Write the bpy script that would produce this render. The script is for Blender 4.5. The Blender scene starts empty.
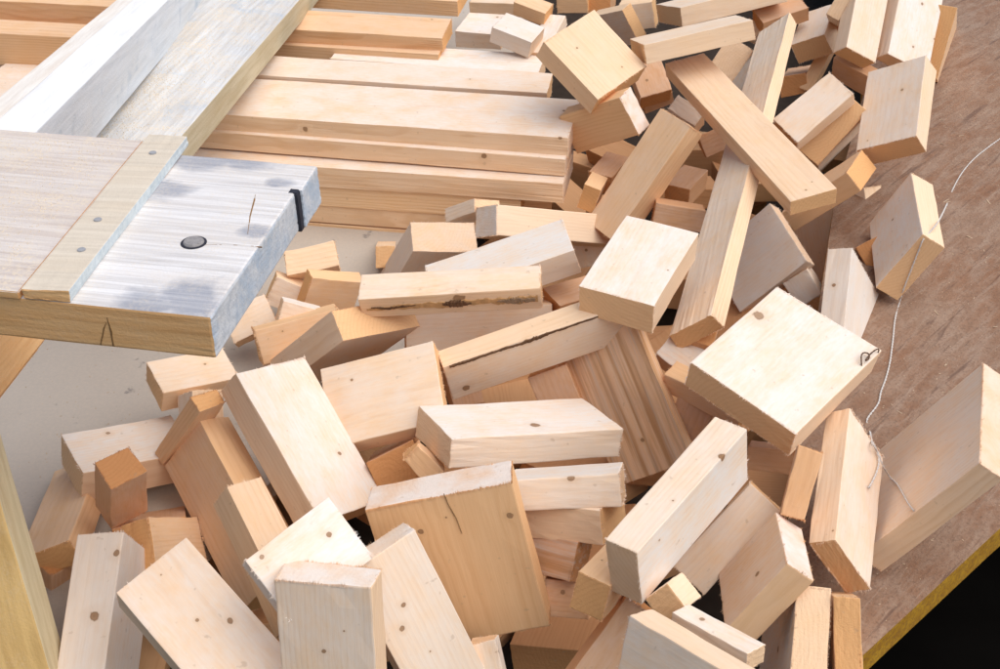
import bpy, bmesh, math, random
from mathutils import Vector, Quaternion, Matrix
S = bpy.context.scene
COL = S.collection
R = math.radians

# ------------------------------------------------------------------ helpers
def link(o, parent=None):
    COL.objects.link(o)
    if parent: o.parent = parent
    return o
def mesh_obj(name, bm, mats, parent=None):
    me = bpy.data.meshes.new(name); bm.normal_update(); bm.to_mesh(me); bm.free()
    for m in (mats if isinstance(mats, (list, tuple)) else [mats]): me.materials.append(m)
    return link(bpy.data.objects.new(name, me), parent)
def tag(o, label=None, cat=None, group=None, kind=None):
    if label: o['label'] = label
    if cat: o['category'] = cat
    if group: o['group'] = group
    if kind: o['kind'] = kind
    return o

# ------------------------------------------------------------------ node helpers
class NT:
    def __init__(s, mat):
        s.t = mat.node_tree; s.n = s.t.nodes; s.l = s.t.links
    def new(s, typ, **kw):
        n = s.n.new(typ)
        for k, v in kw.items(): setattr(n, k, v)
        return n
    def put(s, sock, v):
        if hasattr(v, 'is_output'): s.l.new(v, sock)
        else: sock.default_value = v
    def math(s, op, a, b=0.0, c=None, clamp=False):
        n = s.new('ShaderNodeMath', operation=op, use_clamp=clamp)
        s.put(n.inputs[0], a); s.put(n.inputs[1], b)
        if c is not None: s.put(n.inputs[2], c)
        return n.outputs[0]
    def vmath(s, op, a, b=(0, 0, 0)):
        n = s.new('ShaderNodeVectorMath', operation=op)
        s.put(n.inputs[0], a); s.put(n.inputs[1], b)
        return n.outputs['Value'] if op in ('LENGTH', 'DISTANCE', 'DOT_PRODUCT') else n.outputs[0]
    def noise(s, vec, scale=1.0, detail=2.0, rough=.5, dist=0.0):
        n = s.new('ShaderNodeTexNoise'); s.put(n.inputs['Vector'], vec)
        n.inputs['Scale'].default_value = scale; n.inputs['Detail'].default_value = detail
        n.inputs['Roughness'].default_value = rough; n.inputs['Distortion'].default_value = dist
        return n.outputs[0]
    def ramp(s, f, stops):
        n = s.new('ShaderNodeValToRGB'); s.put(n.inputs[0], f)
        e = n.color_ramp.elements
        while len(e) < len(stops): e.new(.5)
        for k, (p, c) in zip(e, stops):
            k.position = p; k.color = (c, c, c, 1) if not isinstance(c, tuple) else (*c, 1)
        return n.outputs[0]
    def mix(s, f, a, b, mode='MIX'):
        n = s.new('ShaderNodeMix', data_type='RGBA', blend_type=mode)
        s.put(n.inputs[0], f)
        for sock, v in ((n.inputs[6], a), (n.inputs[7], b)):
            s.put(sock, (*v, 1) if isinstance(v, tuple) and len(v) == 3 else v)
        return n.outputs[2]
    def attr(s, name):
        n = s.new('ShaderNodeAttribute', attribute_type='OBJECT', attribute_name=name)
        return n
def material(name, rough=.7):
    m = bpy.data.materials.new(name); m.use_nodes = True
    nt = NT(m); b = m.node_tree.nodes['Principled BSDF']; b.inputs['Roughness'].default_value = rough
    b.inputs['Specular IOR Level'].default_value = .25
    return m, nt, b
def flat(name, col, rough=.6, metal=0.0, var=.25, scale=60):
    m, t, b = material(name, rough)
    tc = t.new('ShaderNodeTexCoord').outputs['Object']
    n = t.noise(tc, scale, 4)
    t.put(b.inputs['Base Color'], t.mix(n, tuple(c * (1 - var) for c in col), tuple(min(1, c * (1 + var)) for c in col)))
    b.inputs['Metallic'].default_value = metal
    return m

# ------------------------------------------------------------------ sawn softwood: solid growth rings about a pith along local x
def wood(name, early=(.83, .585, .37), late=(.66, .395, .20), ringw=.006, contrast=.20, grey=0.0, stripes=0.0):
    m, t, b = material(name, .72)
    P = t.new('ShaderNodeTexCoord').outputs['Object']
    seed = t.attr('seed').outputs['Fac']
    sx = t.math('MULTIPLY', seed, 37.0)
    off = t.new('ShaderNodeCombineXYZ'); t.put(off.inputs[0], sx); t.put(off.inputs[1], t.math('MULTIPLY', seed, 11.0)); t.put(off.inputs[2], t.math('MULTIPLY', seed, 23.0))
    Q = t.vmath('ADD', P, off.outputs[0])
    # knots (object-space points with a radius)
    kmask = None; kbend = None
    for i in (1, 2, 3):
        kp = t.attr('knot%d' % i).outputs['Vector']; kr = t.attr('knot_r%d' % i).outputs['Fac']
        wob = t.math('MULTIPLY_ADD', t.noise(t.vmath('MULTIPLY', Q, (1, 1, 1)), 120, 3), 1.1, .45)
        d = t.math('MULTIPLY', t.math('DIVIDE', t.vmath('DISTANCE', P, kp), kr), wob)
        bend = t.math('DIVIDE', kr, t.math('ADD', t.math('MULTIPLY', d, d), 1.2))
        kmask = d if kmask is None else t.math('MINIMUM', kmask, d)
        kbend = bend if kbend is None else t.math('ADD', kbend, bend)
    # ring radius
    pith = t.attr('pith').outputs['Vector']
    yz = t.vmath('MULTIPLY', t.vmath('SUBTRACT', P, pith), (0.035, 1, 1))
    rad = t.vmath('LENGTH', yz)
    warp = t.noise(t.vmath('MULTIPLY', Q, (4.0, 16, 16)), 1.0, 3, .55)
    rad = t.math('ADD', rad, t.math('MULTIPLY', warp, .020))
    rad = t.math('ADD', rad, t.math('MULTIPLY', kbend, 1.6))
    ph = t.math('FRACT', t.math('DIVIDE', rad, ringw))
    ring = t.ramp(ph, [(0, .12), (.45, .18), (.80, 1.0), (.93, .85), (1.0, .12)])
    fib = t.noise(t.vmath('MULTIPLY', Q, (14, 420, 420)), 1.0, 3, .6)
    blot = t.noise(t.vmath('MULTIPLY', Q, (5, 14, 14)), 1.0, 3, .5)
    # end grain or side grain?
    nrm = t.new('ShaderNodeVectorTransform', vector_type='NORMAL', convert_from='WORLD', convert_to='OBJECT')
    t.put(nrm.inputs[0], t.new('ShaderNodeNewGeometry').outputs['True Normal'])
    sep = t.new('ShaderNodeSeparateXYZ'); t.put(sep.inputs[0], nrm.outputs[0])
    end = t.math('GREATER_THAN', t.math('ABSOLUTE', sep.outputs[0]), .75)
    amt = t.math('MULTIPLY', ring, t.math('MULTIPLY_ADD', t.noise(t.vmath('MULTIPLY', Q, (3, 25, 25)), 1.0, 2), 1.2, contrast - .55), clamp=True)
    col = t.mix(amt, early, late)
    # fibre streaks, blotchy tone
    col = t.mix(t.math('MULTIPLY', t.ramp(fib, [(.35, 0.0), (.75, 1.0)]), .22), col, (late[0] * .95, late[1] * .92, late[2] * .85))
    col = t.mix(t.math('MULTIPLY', t.ramp(blot, [(.45, 0.0), (.8, 1.0)]), .30), col, (early[0] * .93, early[1] * .83, early[2] * .74))
    # per-piece tint; brown and amber ones also carry the shade on a piece
    tint = t.attr('tint').outputs['Vector']
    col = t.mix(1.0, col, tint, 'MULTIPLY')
    # rough-sawn nap plus painted-in whiteness of lit faces, on faces named by this vector (all faces, -, broad faces)
    fr = t.attr('lit_nap').outputs['Vector']; sf = t.new('ShaderNodeSeparateXYZ'); t.put(sf.inputs[0], fr)
    nr0 = t.new('ShaderNodeVectorTransform', vector_type='NORMAL', convert_from='WORLD', convert_to='OBJECT')
    t.put(nr0.inputs[0], t.new('ShaderNodeNewGeometry').outputs['True Normal']); sn = t.new('ShaderNodeSeparateXYZ'); t.put(sn.inputs[0], nr0.outputs[0])
    broad = t.math('GREATER_THAN', t.math('ABSOLUTE', sn.outputs[2]), .75)
    famt = t.math('ADD', sf.outputs[0], t.math('MULTIPLY', broad, sf.outputs[2]), clamp=True)
    nap = t.noise(t.vmath('MULTIPLY', Q, (60, 210, 210)), 1.0, 4, .7); nap2 = t.noise(t.vmath('MULTIPLY', Q, (18, 22, 22)), 1.0, 4, .6)
    fm = t.math('MULTIPLY', famt, t.math('ADD', t.math('MULTIPLY', t.ramp(nap, [(.30, 0.0), (.62, 1.0)]), .45), t.math('MULTIPLY', t.ramp(nap2, [(.30, .1), (.60, 1.0)]), .62)), clamp=True)
    col = t.mix(fm, col, (.79, .74, .68))
    # end grain: torn fibres, a little paler and flatter
    ev = t.noise(t.vmath('MULTIPLY', Q, (300, 300, 300)), 1.0, 3, .7)
    saw = t.noise(t.vmath('MULTIPLY', Q, (1, 30, 420)), 1.0, 2, .6)
    ecol = t.mix(t.math('MULTIPLY', ring, .30), (early[0] * .95, early[1] * .84, early[2] * .69), (late[0] * .95, late[1] * .84, late[2] * .72))
    ecol = t.mix(t.math('MULTIPLY', t.math('ADD', ev, saw), .28), ecol, (early[0] * .78, early[1] * .64, early[2] * .48))
    ecol = t.mix(1.0, ecol, tint, 'MULTIPLY')
    ecol = t.mix(t.math('MULTIPLY', sf.outputs[1], t.ramp(nap2, [(.25, .3), (.6, 1.0)])), ecol, (.79, .74, .68))
    col = t.mix(end, col, ecol)
    if stripes:
        st = t.noise(t.vmath('MULTIPLY', Q, (3.0, 85, 85)), 1.0, 4, .6)
        col = t.mix(t.math('MULTIPLY', t.ramp(st, [(.42, 0.0), (.62, 1.0)]), stripes), col, (.40, .19, .07))
        st2 = t.noise(t.vmath('MULTIPLY', Q, (5.0, 150, 150)), 1.0, 3, .6)
        col = t.mix(t.math('MULTIPLY', t.ramp(st2, [(.5, 0.0), (.7, 1.0)]), stripes * .6), col, (.55, .50, .44))
    if grey:
        gn = t.noise(t.vmath('MULTIPLY', Q, (8, 60, 60)), 1.0, 4, .6)
        col = t.mix(t.math('MULTIPLY', gn, grey), col, (.62, .58, .54))
    # knots drawn last
    kc = t.ramp(kmask, [(0.0, (.10, .048, .024)), (.5, (.22, .11, .055)), (.78, (.10, .045, .022)), (1.0, (.40, .22, .11))])
    kf = t.ramp(kmask, [(.75, 1.0), (1.15, 0.0)])
    col = t.mix(t.math('MULTIPLY', kf, t.math('MULTIPLY_ADD', nap2, .6, .55), clamp=True), col, kc)
    halo = t.ramp(kmask, [(1.0, .45), (2.6, 0.0)]) if False else t.math('MULTIPLY', t.math('SUBTRACT', 1.0, t.math('DIVIDE', kmask, 3.0), clamp=True), .30)
    col = t.mix(halo, col, (late[0] * .9, late[1] * .85, late[2] * .75))
    # scattered dirt specks
    sp = t.noise(t.vmath('MULTIPLY', Q, (1, 1, 1)), 95, 2, .5)
    col = t.mix(t.math('MULTIPLY', t.ramp(sp, [(.70, 0.0), (.76, 1.0)]), .35), col, (.42, .28, .17))
    t.put(b.inputs['Base Color'], col)
    bh = t.math('ADD', t.math('MULTIPLY', fib, .5), t.math('MULTIPLY', t.math('MULTIPLY', t.math('ADD', ev, saw), end), 1.4))
    bh = t.math('ADD', bh, t.math('MULTIPLY', ring, .12))
    bp = t.new('ShaderNodeBump'); bp.inputs['Strength'].default_value = .35; bp.inputs['Distance'].default_value = .0012
    t.put(bp.inputs['Height'], bh); t.put(b.inputs['Normal'], bp.outputs[0])
    return m

M_WOOD = wood('sawn_softwood')
M_STRIPE = wood('weathered_striped_softwood', contrast=.5, stripes=.75)
M_GREY = wood('greyed_softwood', grey=.55)
M_BEAM = wood('planed_softwood', contrast=.5, ringw=.006)
M_BARK = flat('dark_bark', (.13, .065, .032), .9, 0, .6, 220)
M_RESIN = flat('brown_resin_stain', (.28, .12, .055), .6, 0, .5, 160)

# ------------------------------------------------------------------ timber geometry
def box_bm(d, rng, bev=.0015, jit=.0019):
    bm = bmesh.new(); bmesh.ops.create_cube(bm, size=1.0)
    cor = {}
    for v in bm.verts: cor[tuple(1 if c > 0 else -1 for c in v.co)] = Vector([rng.uniform(-jit, jit) for _ in range(3)])
    n = 5 if max(d) < .5 else 14
    bmesh.ops.subdivide_edges(bm, edges=bm.edges[:], cuts=n, use_grid_fill=True)
    bow = [rng.uniform(-.5, .5) * jit for _ in range(2)]
    for v in bm.verts:
        u = v.co * 2; off = Vector()
        for k, o in cor.items():
            w = 1.0
            for a in range(3): w *= (1 + k[a] * u[a]) / 2
            off += o * w
        off += Vector((0, bow[0] * (1 - u.x ** 2), bow[1] * (1 - u.x ** 2)))
        n_edge = sum(abs(abs(c) - 1) < 1e-4 for c in u)
        j = jit * (.30 if n_edge >= 2 else .10)
        v.co = Vector((v.co.x * d[0], v.co.y * d[1], v.co.z * d[2])) + off + Vector([rng.uniform(-j, j) for _ in range(3)])
    sharp = [e for e in bm.edges if len(e.link_faces) == 2 and e.link_faces[0].normal.angle(e.link_faces[1].normal, 0) > 1.0]
    bm.normal_update()
    sharp = [e for e in bm.edges if len(e.link_faces) == 2 and e.calc_face_angle(0) > 1.0]
    bmesh.ops.bevel(bm, geom=sharp, offset=bev, segments=2, profile=.6, affect='EDGES', clamp_overlap=True)
    return bm
def fuzz(bm, d, rng, amount, ends=(1, 1)):
    """torn fibres standing off the rims of the sawn ends"""
    for sx, on in ((-1, ends[0]), (1, ends[1])):
        if not on: continue
        x = sx * d[0] / 2
        for axis, s in ((1, 1), (1, -1), (2, 1), (2, -1)):
            oth = 3 - axis
            span = d[oth]
            n = max(4, int(span / .0011 * amount)); 
            for k in range(n):
                u = (rng.random() - .5) * span
                clump = max(0.0, math.sin(u * 210 + sx * 3 + axis * 5 + s) + .3)
                L = (rng.random() ** 2.2) * .0030 * clump + .0004
                w = rng.uniform(.0002, .0007)
                e = s * (d[axis] / 2 - rng.uniform(.0, .0018))
                def pt(xx, uu, ee):
                    c = [xx, 0, 0]; c[axis] = ee; c[oth] = uu; return Vector(c)
                bx = x - sx * .0022
                lean = rng.uniform(-.5, .5) * L
                a = bm.verts.new(pt(bx, u - w, e)); b_ = bm.verts.new(pt(bx, u + w, e))
                c_ = bm.verts.new(pt(x + sx * L, u + lean, e + s * rng.uniform(-.3, .6) * L))
                f = bm.verts.new(pt(bx, u, e - s * w * 1.4))
                for tri in ((a, b_, c_), (b_, f, c_), (f, a, c_)):
                    bm.faces.new(tri)
TINTS = [(1.0, .985, .97), (1.0, .95, .88), (.97, .90, .80), (1.0, .93, .88), (.94, .88, .80), (1.02, 1.0, 1.0)]
def timber(name, c, q, d, seed, mat=None, parent=None, knots=(), tint=None, fz=1.0, nk=0, lit_nap=(0, 0, 0)):
    rng = random.Random(seed)
    bm = box_bm(d, rng, rng.uniform(.0009, .0022), rng.uniform(.001, .0024))
    if fz: fuzz(bm, d, rng, fz * 1.3)
    o = mesh_obj(name, bm, mat or M_WOOD, parent)
    o.location = c; o.rotation_mode = 'QUATERNION'; o.rotation_quaternion = q
    o['seed'] = rng.random()
    a = rng.uniform(0, 6.28); pr = rng.choice((.02, .05, .08, .12))
    o['pith'] = (0.0, math.cos(a) * pr, math.sin(a) * pr)
    o['lit_nap'] = tuple(float(v) for v in lit_nap)
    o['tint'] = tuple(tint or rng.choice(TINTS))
    ks = [(*k[:3], k[3] * .8) for k in knots]
    while len(ks) < min(3, len(knots) + nk):
        f = rng.choice((1, 2)); p = [rng.uniform(-.42, .42) * d[0], rng.uniform(-.42, .42) * d[1], rng.uniform(-.42, .42) * d[2]]
        p[f] = rng.choice((-1, 1)) * d[f] / 2
        ks.append((*p, rng.choice((.001, .0016, .0038))))
    for i in range(3):
        k = ks[i] if i < len(ks) else (9, 9, 9, .001)
        o['knot%d' % (i + 1)] = tuple(float(v) for v in k[:3]); o['knot_r%d' % (i + 1)] = float(k[3])
    return o

# ------------------------------------------------------------------ the pile
# key, name, centre, quaternion, size, knots (x, y, z, radius), label, group, options
PILE = [
('s1', 'beam', (-0.4586, 2.2201, -0.0339), (0.00327, 0.08576, 0.99631, -0.00074), (1.2167, 0.182, 0.0389), [(-0.1029, -0.091, -0.0006, 0.0067), (-0.5936, -0.091, -0.0181, 0.0055), (-0.5852, 0.0319, -0.0194, 0.0048)], 'wide pale beam on top of the stack with knotted front edge', 'long beams stacked beside the pile', {'tint': (1.02, 0.97, 0.9), 'lit_nap': (0.12, 0.5, 0.5), 'cat': 'beam', 'm': 'beam', 'fz': 0.5}),
('s2', 'beam', (-0.4635, 2.2065, -0.0668), (0.00236, 0.08989, 0.99595, -0.00059), (1.2215, 0.1753, 0.0377), [(-0.4567, -0.0876, -0.0116, 0.0075)], 'second beam down in the stack with one knot mid-front', 'long beams stacked beside the pile', {'tint': (1.02, 0.97, 0.9), 'lit_nap': (0.12, 0.5, 0.5), 'cat': 'beam', 'm': 'beam', 'fz': 0.5}),
('s3', 'beam', (-0.4646, 2.1531, -0.109), (0.00346, 0.07935, 0.99684, -0.00075), (1.2053, 0.1435, 0.0438), [], 'third beam down in the stack showing a pale upper lip', 'long beams stacked beside the pile', {'tint': (1.02, 0.97, 0.9), 'lit_nap': (0.12, 0.5, 0.5), 'cat': 'beam', 'm': 'beam', 'fz': 0.5}),
('s4', 'beam', (-0.5123, 2.1546, -0.1507), (0.00126, 0.07685, 0.99704, -0.00035), (1.1329, 0.1255, 0.0439), [], 'tan fourth beam down, right end hidden by the white-faced block', 'long beams stacked beside the pile', {'tint': (1.0, 0.92, 0.78), 'cat': 'beam', 'm': 'beam', 'fz': 0.5}),
('s5', 'beam', (-0.5559, 2.1599, -0.1881), (0.00192, 0.07725, 0.99701, -0.00065), (1.0675, 0.1196, 0.0459), [], 'fifth beam down in the stack, just above the lowest one', 'long beams stacked beside the pile', {'tint': (0.98, 0.92, 0.84), 'cat': 'beam', 'm': 'beam', 'fz': 0.5}),
('s6', 'beam', (-0.6047, 2.1572, -0.2289), (0.00072, 0.07932, 0.99685, -0.00032), (1.0029, 0.094, 0.03), [], 'lowest beam of the stack lying on the grey floor', 'long beams stacked beside the pile', {'tint': (1.0, 0.92, 0.78), 'cat': 'beam', 'm': 'beam', 'fz': 0.5}),
('s7', 'beam', (-0.5234, 2.4075, -0.0418), (0.00102, -0.07698, -0.99703, -0.0002), (1.2639, 0.1025, 0.0397), [(-0.4683, -0.0067, -0.0198, 0.0041)], 'greyish flat board directly behind the top beam of the stack', 'long beams stacked beside the pile', {'tint': (1.0, 1.0, 1.0), 'lit_nap': (0.35, 0, 0.2), 'cat': 'beam', 'm': 'beam', 'fz': 0.5}),
('s8', 'beam', (-0.1397, 2.5971, -0.0984), (0.00067, 0.08677, 0.99623, -0.00019), (0.4765, 0.1081, 0.041), [], 'short whitish board ending beside the small blocks behind the stack', 'long beams stacked beside the pile', {'tint': (1.05, 1.1, 1.17), 'lit_nap': (0.42, 0.15, 0.4), 'cat': 'beam', 'm': 'beam', 'fz': 0.5}),
('s9', 'beam', (-0.6894, 2.7376, -0.0471), (0.00416, -0.06658, -0.99777, -0.001), (1.1501, 0.1238, 0.0369), [(-0.5293, 0.0488, -0.0185, 0.0047)], 'tan beam raised at the back, above the greyish boards', 'long beams stacked beside the pile', {'tint': (0.98, 0.85, 0.68), 'cat': 'beam', 'm': 'beam', 'fz': 0.5}),
('s9b', 'beam', (-0.7025, 2.7144, -0.0876), (0.00068, -0.08027, -0.99677, -2e-05), (1.1568, 0.0923, 0.0452), [], 'tan beam underneath the raised one at the back', 'long beams stacked beside the pile', {'tint': (0.95, 0.85, 0.72), 'cat': 'beam', 'm': 'beam', 'fz': 0.5}),
('s11', 'beam', (-0.9213, 2.4314, 0.0108), (0.00257, -0.06839, -0.99766, -0.00042), (0.4924, 0.0758, 0.0716), [], 'orange-brown beam seen left of the rail, under the upper one', 'long beams stacked beside the pile', {'tint': (0.93, 0.78, 0.6), 'cat': 'beam', 'm': 'beam', 'fz': 0.5}),
('s12', 'beam', (-0.9621, 2.5763, 0.0263), (0.00298, -0.06147, -0.9981, -0.00064), (0.5103, 0.0786, 0.0748), [], 'orange-brown beam in the upper left corner of the photo', 'long beams stacked beside the pile', {'tint': (0.95, 0.8, 0.6), 'cat': 'beam', 'm': 'beam', 'fz': 0.5}),
('s10', 'beam', (-0.7432, 3.0629, -0.0705), (0.00122, -0.08, -0.99679, -0.0002), (1.3164, 0.1327, 0.0386), [], 'farthest orange-tan beam running along the top of the photo', 'long beams stacked beside the pile', {'tint': (0.98, 0.85, 0.68), 'cat': 'beam', 'm': 'beam', 'fz': 0.5}),
('b1', 'wood_block', (-0.3195, 0.9082, -0.0949), (0.90791, 0.16098, 0.15653, -0.35396), (0.214, 0.0971, 0.0446), [(-0.024, -0.0021, 0.0223, 0.0028), (0.0007, 0.0235, 0.0223, 0.0044), (-0.0909, 0.0005, 0.0223, 0.0015)], 'broad cream block with two brown knots leaning at front left', 'sawn offcuts heaped in the pile', {'tint': (1.03, 1.01, 0.98), 'lit_nap': (0.22, 0, 0.3)}),
('b2', 'wood_block', (-0.4853, 0.9973, -0.1945), (0.55268, -0.42373, -0.63523, 0.33389), (0.2435, 0.0888, 0.06), [(0.0925, -0.0444, -0.0248, 0.0061), (0.015, -0.0444, -0.0078, 0.0084)], 'narrow greyish upright stud with swirling grain and two dark knots', 'sawn offcuts heaped in the pile', {'m': 'grey', 'tint': (1.0, 1.03, 1.07), 'lit_nap': (0.4, 0, 0.3)}),
('b3', 'wood_block', (-0.4393, 1.1409, -0.1971), (0.23189, -0.8173, -0.27661, 0.44916), (0.1013, 0.0944, 0.0444), [], 'tan upright block behind the broad cream block, standing on a corner', 'sawn offcuts heaped in the pile', {'tint': (0.98, 0.85, 0.68)}),
('b4', 'wood_block', (-0.5931, 1.22, -0.1955), (0.65909, -0.15878, -0.08191, 0.73053), (0.2049, 0.0775, 0.0374), [], 'tan block lying flat on the floor beside the weathered leg', 'sawn offcuts heaped in the pile', {'tint': (0.98, 0.85, 0.68)}),
('b5', 'wood_block', (-0.5301, 1.3105, -0.1698), (0.95502, -0.02731, 0.09205, 0.28057), (0.1584, 0.0987, 0.0487), [(-0.0183, 0.0332, 0.0243, 0.0043)], 'white-topped block with one dark knot lying on the grey floor', 'sawn offcuts heaped in the pile', {'tint': (1.03, 1.05, 1.08), 'lit_nap': (0.08, 0, 0.66)}),
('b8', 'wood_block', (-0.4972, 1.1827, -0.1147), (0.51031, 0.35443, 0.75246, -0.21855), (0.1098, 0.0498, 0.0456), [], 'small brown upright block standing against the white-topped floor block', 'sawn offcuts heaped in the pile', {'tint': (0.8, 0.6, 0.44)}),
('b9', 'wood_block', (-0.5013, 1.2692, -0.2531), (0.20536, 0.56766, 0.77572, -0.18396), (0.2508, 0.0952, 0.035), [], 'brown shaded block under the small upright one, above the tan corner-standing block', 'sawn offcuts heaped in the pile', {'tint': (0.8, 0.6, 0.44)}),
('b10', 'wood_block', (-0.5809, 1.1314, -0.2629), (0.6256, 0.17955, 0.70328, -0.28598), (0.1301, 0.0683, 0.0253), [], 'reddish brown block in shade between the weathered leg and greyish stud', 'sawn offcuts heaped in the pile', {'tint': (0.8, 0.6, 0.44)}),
('b11', 'wood_block', (-0.267, 1.2598, -0.1044), (0.8694, -0.02018, 0.33066, -0.3666), (0.2304, 0.1212, 0.0473), [(0.035, 0.0283, 0.0237, 0.0041)], 'large block with fuzzy white face and orange-tan side, left of centre', 'sawn offcuts heaped in the pile', {'tint': (1.03, 1.05, 1.08), 'lit_nap': (0.08, 0, 0.66)}),
('b12', 'wood_block', (-0.1621, 1.344, -0.0903), (0.12862, -0.0559, 0.95857, 0.24796), (0.1674, 0.1248, 0.0326), [(0.0397, 0.0332, -0.0163, 0.0028)], 'broad pale block with worn round corner under the cream-ended block', 'sawn offcuts heaped in the pile', {'tint': (1.02, 0.995, 0.94), 'lit_nap': (0.15, 0, 0.3)}),
('b13', 'wood_block', (-0.2574, 1.534, -0.1391), (0.31539, 0.33011, 0.84838, -0.26796), (0.2557, 0.1437, 0.0499), [], 'block with square cream sawn end poking right, above the broad pale block', 'sawn offcuts heaped in the pile', {'tint': (1.03, 1.01, 0.98), 'lit_nap': (0.22, 0, 0.3)}),
('b13b', 'wood_block', (-0.3213, 1.5795, -0.142), (0.55425, -0.81306, -0.16834, 0.05829), (0.1367, 0.0572, 0.0461), [], 'tan block with slanting face tucked left of the square cream end', 'sawn offcuts heaped in the pile', {'tint': (0.98, 0.85, 0.68)}),
('b14', 'wood_block', (-0.0464, 1.0411, -0.0984), (0.50787, -0.5986, 0.47952, 0.39218), (0.2068, 0.1746, 0.0492), [(-0.0593, -0.0743, -0.0246, 0.0058), (-0.0609, 0.0324, -0.0246, 0.0053), (-0.0732, -0.001, -0.0246, 0.0023)], 'large square tan block with cracked pale top edge at centre bottom', 'sawn offcuts heaped in the pile', {'tint': (0.98, 0.85, 0.68), 'fz': 2.0, 'lit_nap': (0, 0.75, 0)}),
('b15', 'wood_block', (-0.1754, 0.8603, -0.0383), (0.48465, -0.52217, 0.59796, 0.36729), (0.1574, 0.1021, 0.0421), [(0.0007, 0.0034, -0.0211, 0.0031), (-0.0259, -0.02, -0.0211, 0.0015)], 'cream upright block with rough white sawn top at the bottom front', 'sawn offcuts heaped in the pile', {'tint': (1.03, 1.01, 0.98), 'lit_nap': (0.1, 0.8, 0.3), 'fz': 2.2}),
('b16', 'wood_block', (-0.2059, 0.923, 0.0136), (0.32277, -0.8771, -0.35568, 0.00137), (0.1091, 0.0798, 0.043), [(0.0307, -0.0071, -0.0215, 0.0043), (-0.0387, -0.031, -0.0215, 0.0037)], 'white-faced block with swirl grain and torn edge behind the cream upright one', 'sawn offcuts heaped in the pile', {'tint': (1.03, 1.05, 1.08), 'lit_nap': (0.3, 0.8, 0.6), 'fz': 2.2}),
('b75', 'wood_block', (-0.0923, 0.9344, -0.1042), (0.31073, -0.77321, 0.33488, 0.43982), (0.2265, 0.0866, 0.035), [(-0.0448, 0.0078, -0.0175, 0.0044), (-0.022, 0.0206, -0.0175, 0.0044), (0.0222, 0.0045, -0.0175, 0.0017)], 'long pale slab with a column of knots leaning right of the cream upright block', 'sawn offcuts heaped in the pile', {'tint': (1.05, 1.1, 1.17), 'lit_nap': (0.1, 0.8, 0.35)}),
('b17', 'wood_block', (-0.2799, 1.0438, -0.0982), (0.86279, -0.03611, 0.28551, -0.41566), (0.185, 0.0492, 0.048), [], 'tan upright stud standing between two larger tan blocks at lower left', 'sawn offcuts heaped in the pile', {'tint': (1.0, 0.94, 0.85)}),
('b18', 'wood_block', (-0.3595, 1.2024, -0.1769), (0.5345, -0.68933, 0.48263, -0.0788), (0.243, 0.1058, 0.0503), [], 'wide tan block with a dark left face left of the fuzzy white one', 'sawn offcuts heaped in the pile', {'tint': (0.98, 0.85, 0.68)}),
('b19', 'wood_block', (-0.4564, 1.4316, -0.1204), (0.95373, 0.06619, 0.10004, 0.27569), (0.1167, 0.0695, 0.0368), [(0.02, 0.0065, 0.0184, 0.003)], 'pale flat block half covered by the workbench corner', 'sawn offcuts heaped in the pile', {'tint': (1.02, 0.995, 0.94), 'lit_nap': (0.15, 0, 0.3)}),
('b20', 'wood_block', (-0.4259, 1.3457, -0.1246), (0.59544, -0.44072, 0.66728, -0.07721), (0.0702, 0.0626, 0.0443), [], 'small grey chunk wedged above the wide tan block', 'sawn offcuts heaped in the pile', {'tint': (1.02, 0.995, 0.94), 'lit_nap': (0.15, 0, 0.3)}),
('b21', 'wood_block', (-0.4279, 1.2918, -0.1008), (0.4306, 0.24404, 0.8241, -0.27549), (0.138, 0.046, 0.0236), [], 'thin tan wedge leaning under the small grey chunk', 'sawn offcuts heaped in the pile', {'tint': (0.98, 0.85, 0.68)}),
('b23', 'wood_block', (0.0267, 1.2818, -0.1003), (0.964, -0.14851, 0.088, 0.20224), (0.255, 0.122, 0.0419), [(0.0066, -0.0294, 0.021, 0.0094)], 'long white-topped block lying level across the centre of the pile', 'sawn offcuts heaped in the pile', {'tint': (1.05, 1.1, 1.17), 'lit_nap': (0.42, 0.15, 0.4)}),
('b24', 'wood_block', (0.0839, 1.1331, -0.0681), (0.05843, 0.06079, 0.95486, -0.28483), (0.1418, 0.0877, 0.0407), [(-0.0106, -0.0439, -0.0173, 0.0061)], 'white block with a square dark knot under the long white-topped one', 'sawn offcuts heaped in the pile', {'tint': (1.05, 1.1, 1.17), 'lit_nap': (0.42, 0.15, 0.4)}),
('b25', 'wood_block', (0.0946, 1.1211, -0.0973), (0.08394, 0.20155, 0.96047, -0.17271), (0.1038, 0.0836, 0.0459), [], 'pale pinkish block sandwiched below the block with the square dark knot', 'sawn offcuts heaped in the pile', {'tint': (1.02, 0.995, 0.94), 'lit_nap': (0.15, 0, 0.3)}),
('b26', 'wood_block', (0.0683, 1.0851, -0.1393), (0.21347, -0.20051, -0.3848, 0.8753), (0.0764, 0.0478, 0.0413), [], 'short block with brown streaked front under the two pale sandwiched ones', 'sawn offcuts heaped in the pile', {'m': 'stripe', 'tint': (0.72, 0.55, 0.45)}),
('b27', 'wood_block', (0.085, 1.0587, -0.1838), (0.05958, -0.02788, -0.46151, 0.88469), (0.0578, 0.0447, 0.0447), [(0.0052, -0.0088, 0.0224, 0.0037)], 'grey-tan block with a single knot in the dark hollow', 'sawn offcuts heaped in the pile', {'tint': (0.8, 0.6, 0.44)}),
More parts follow.
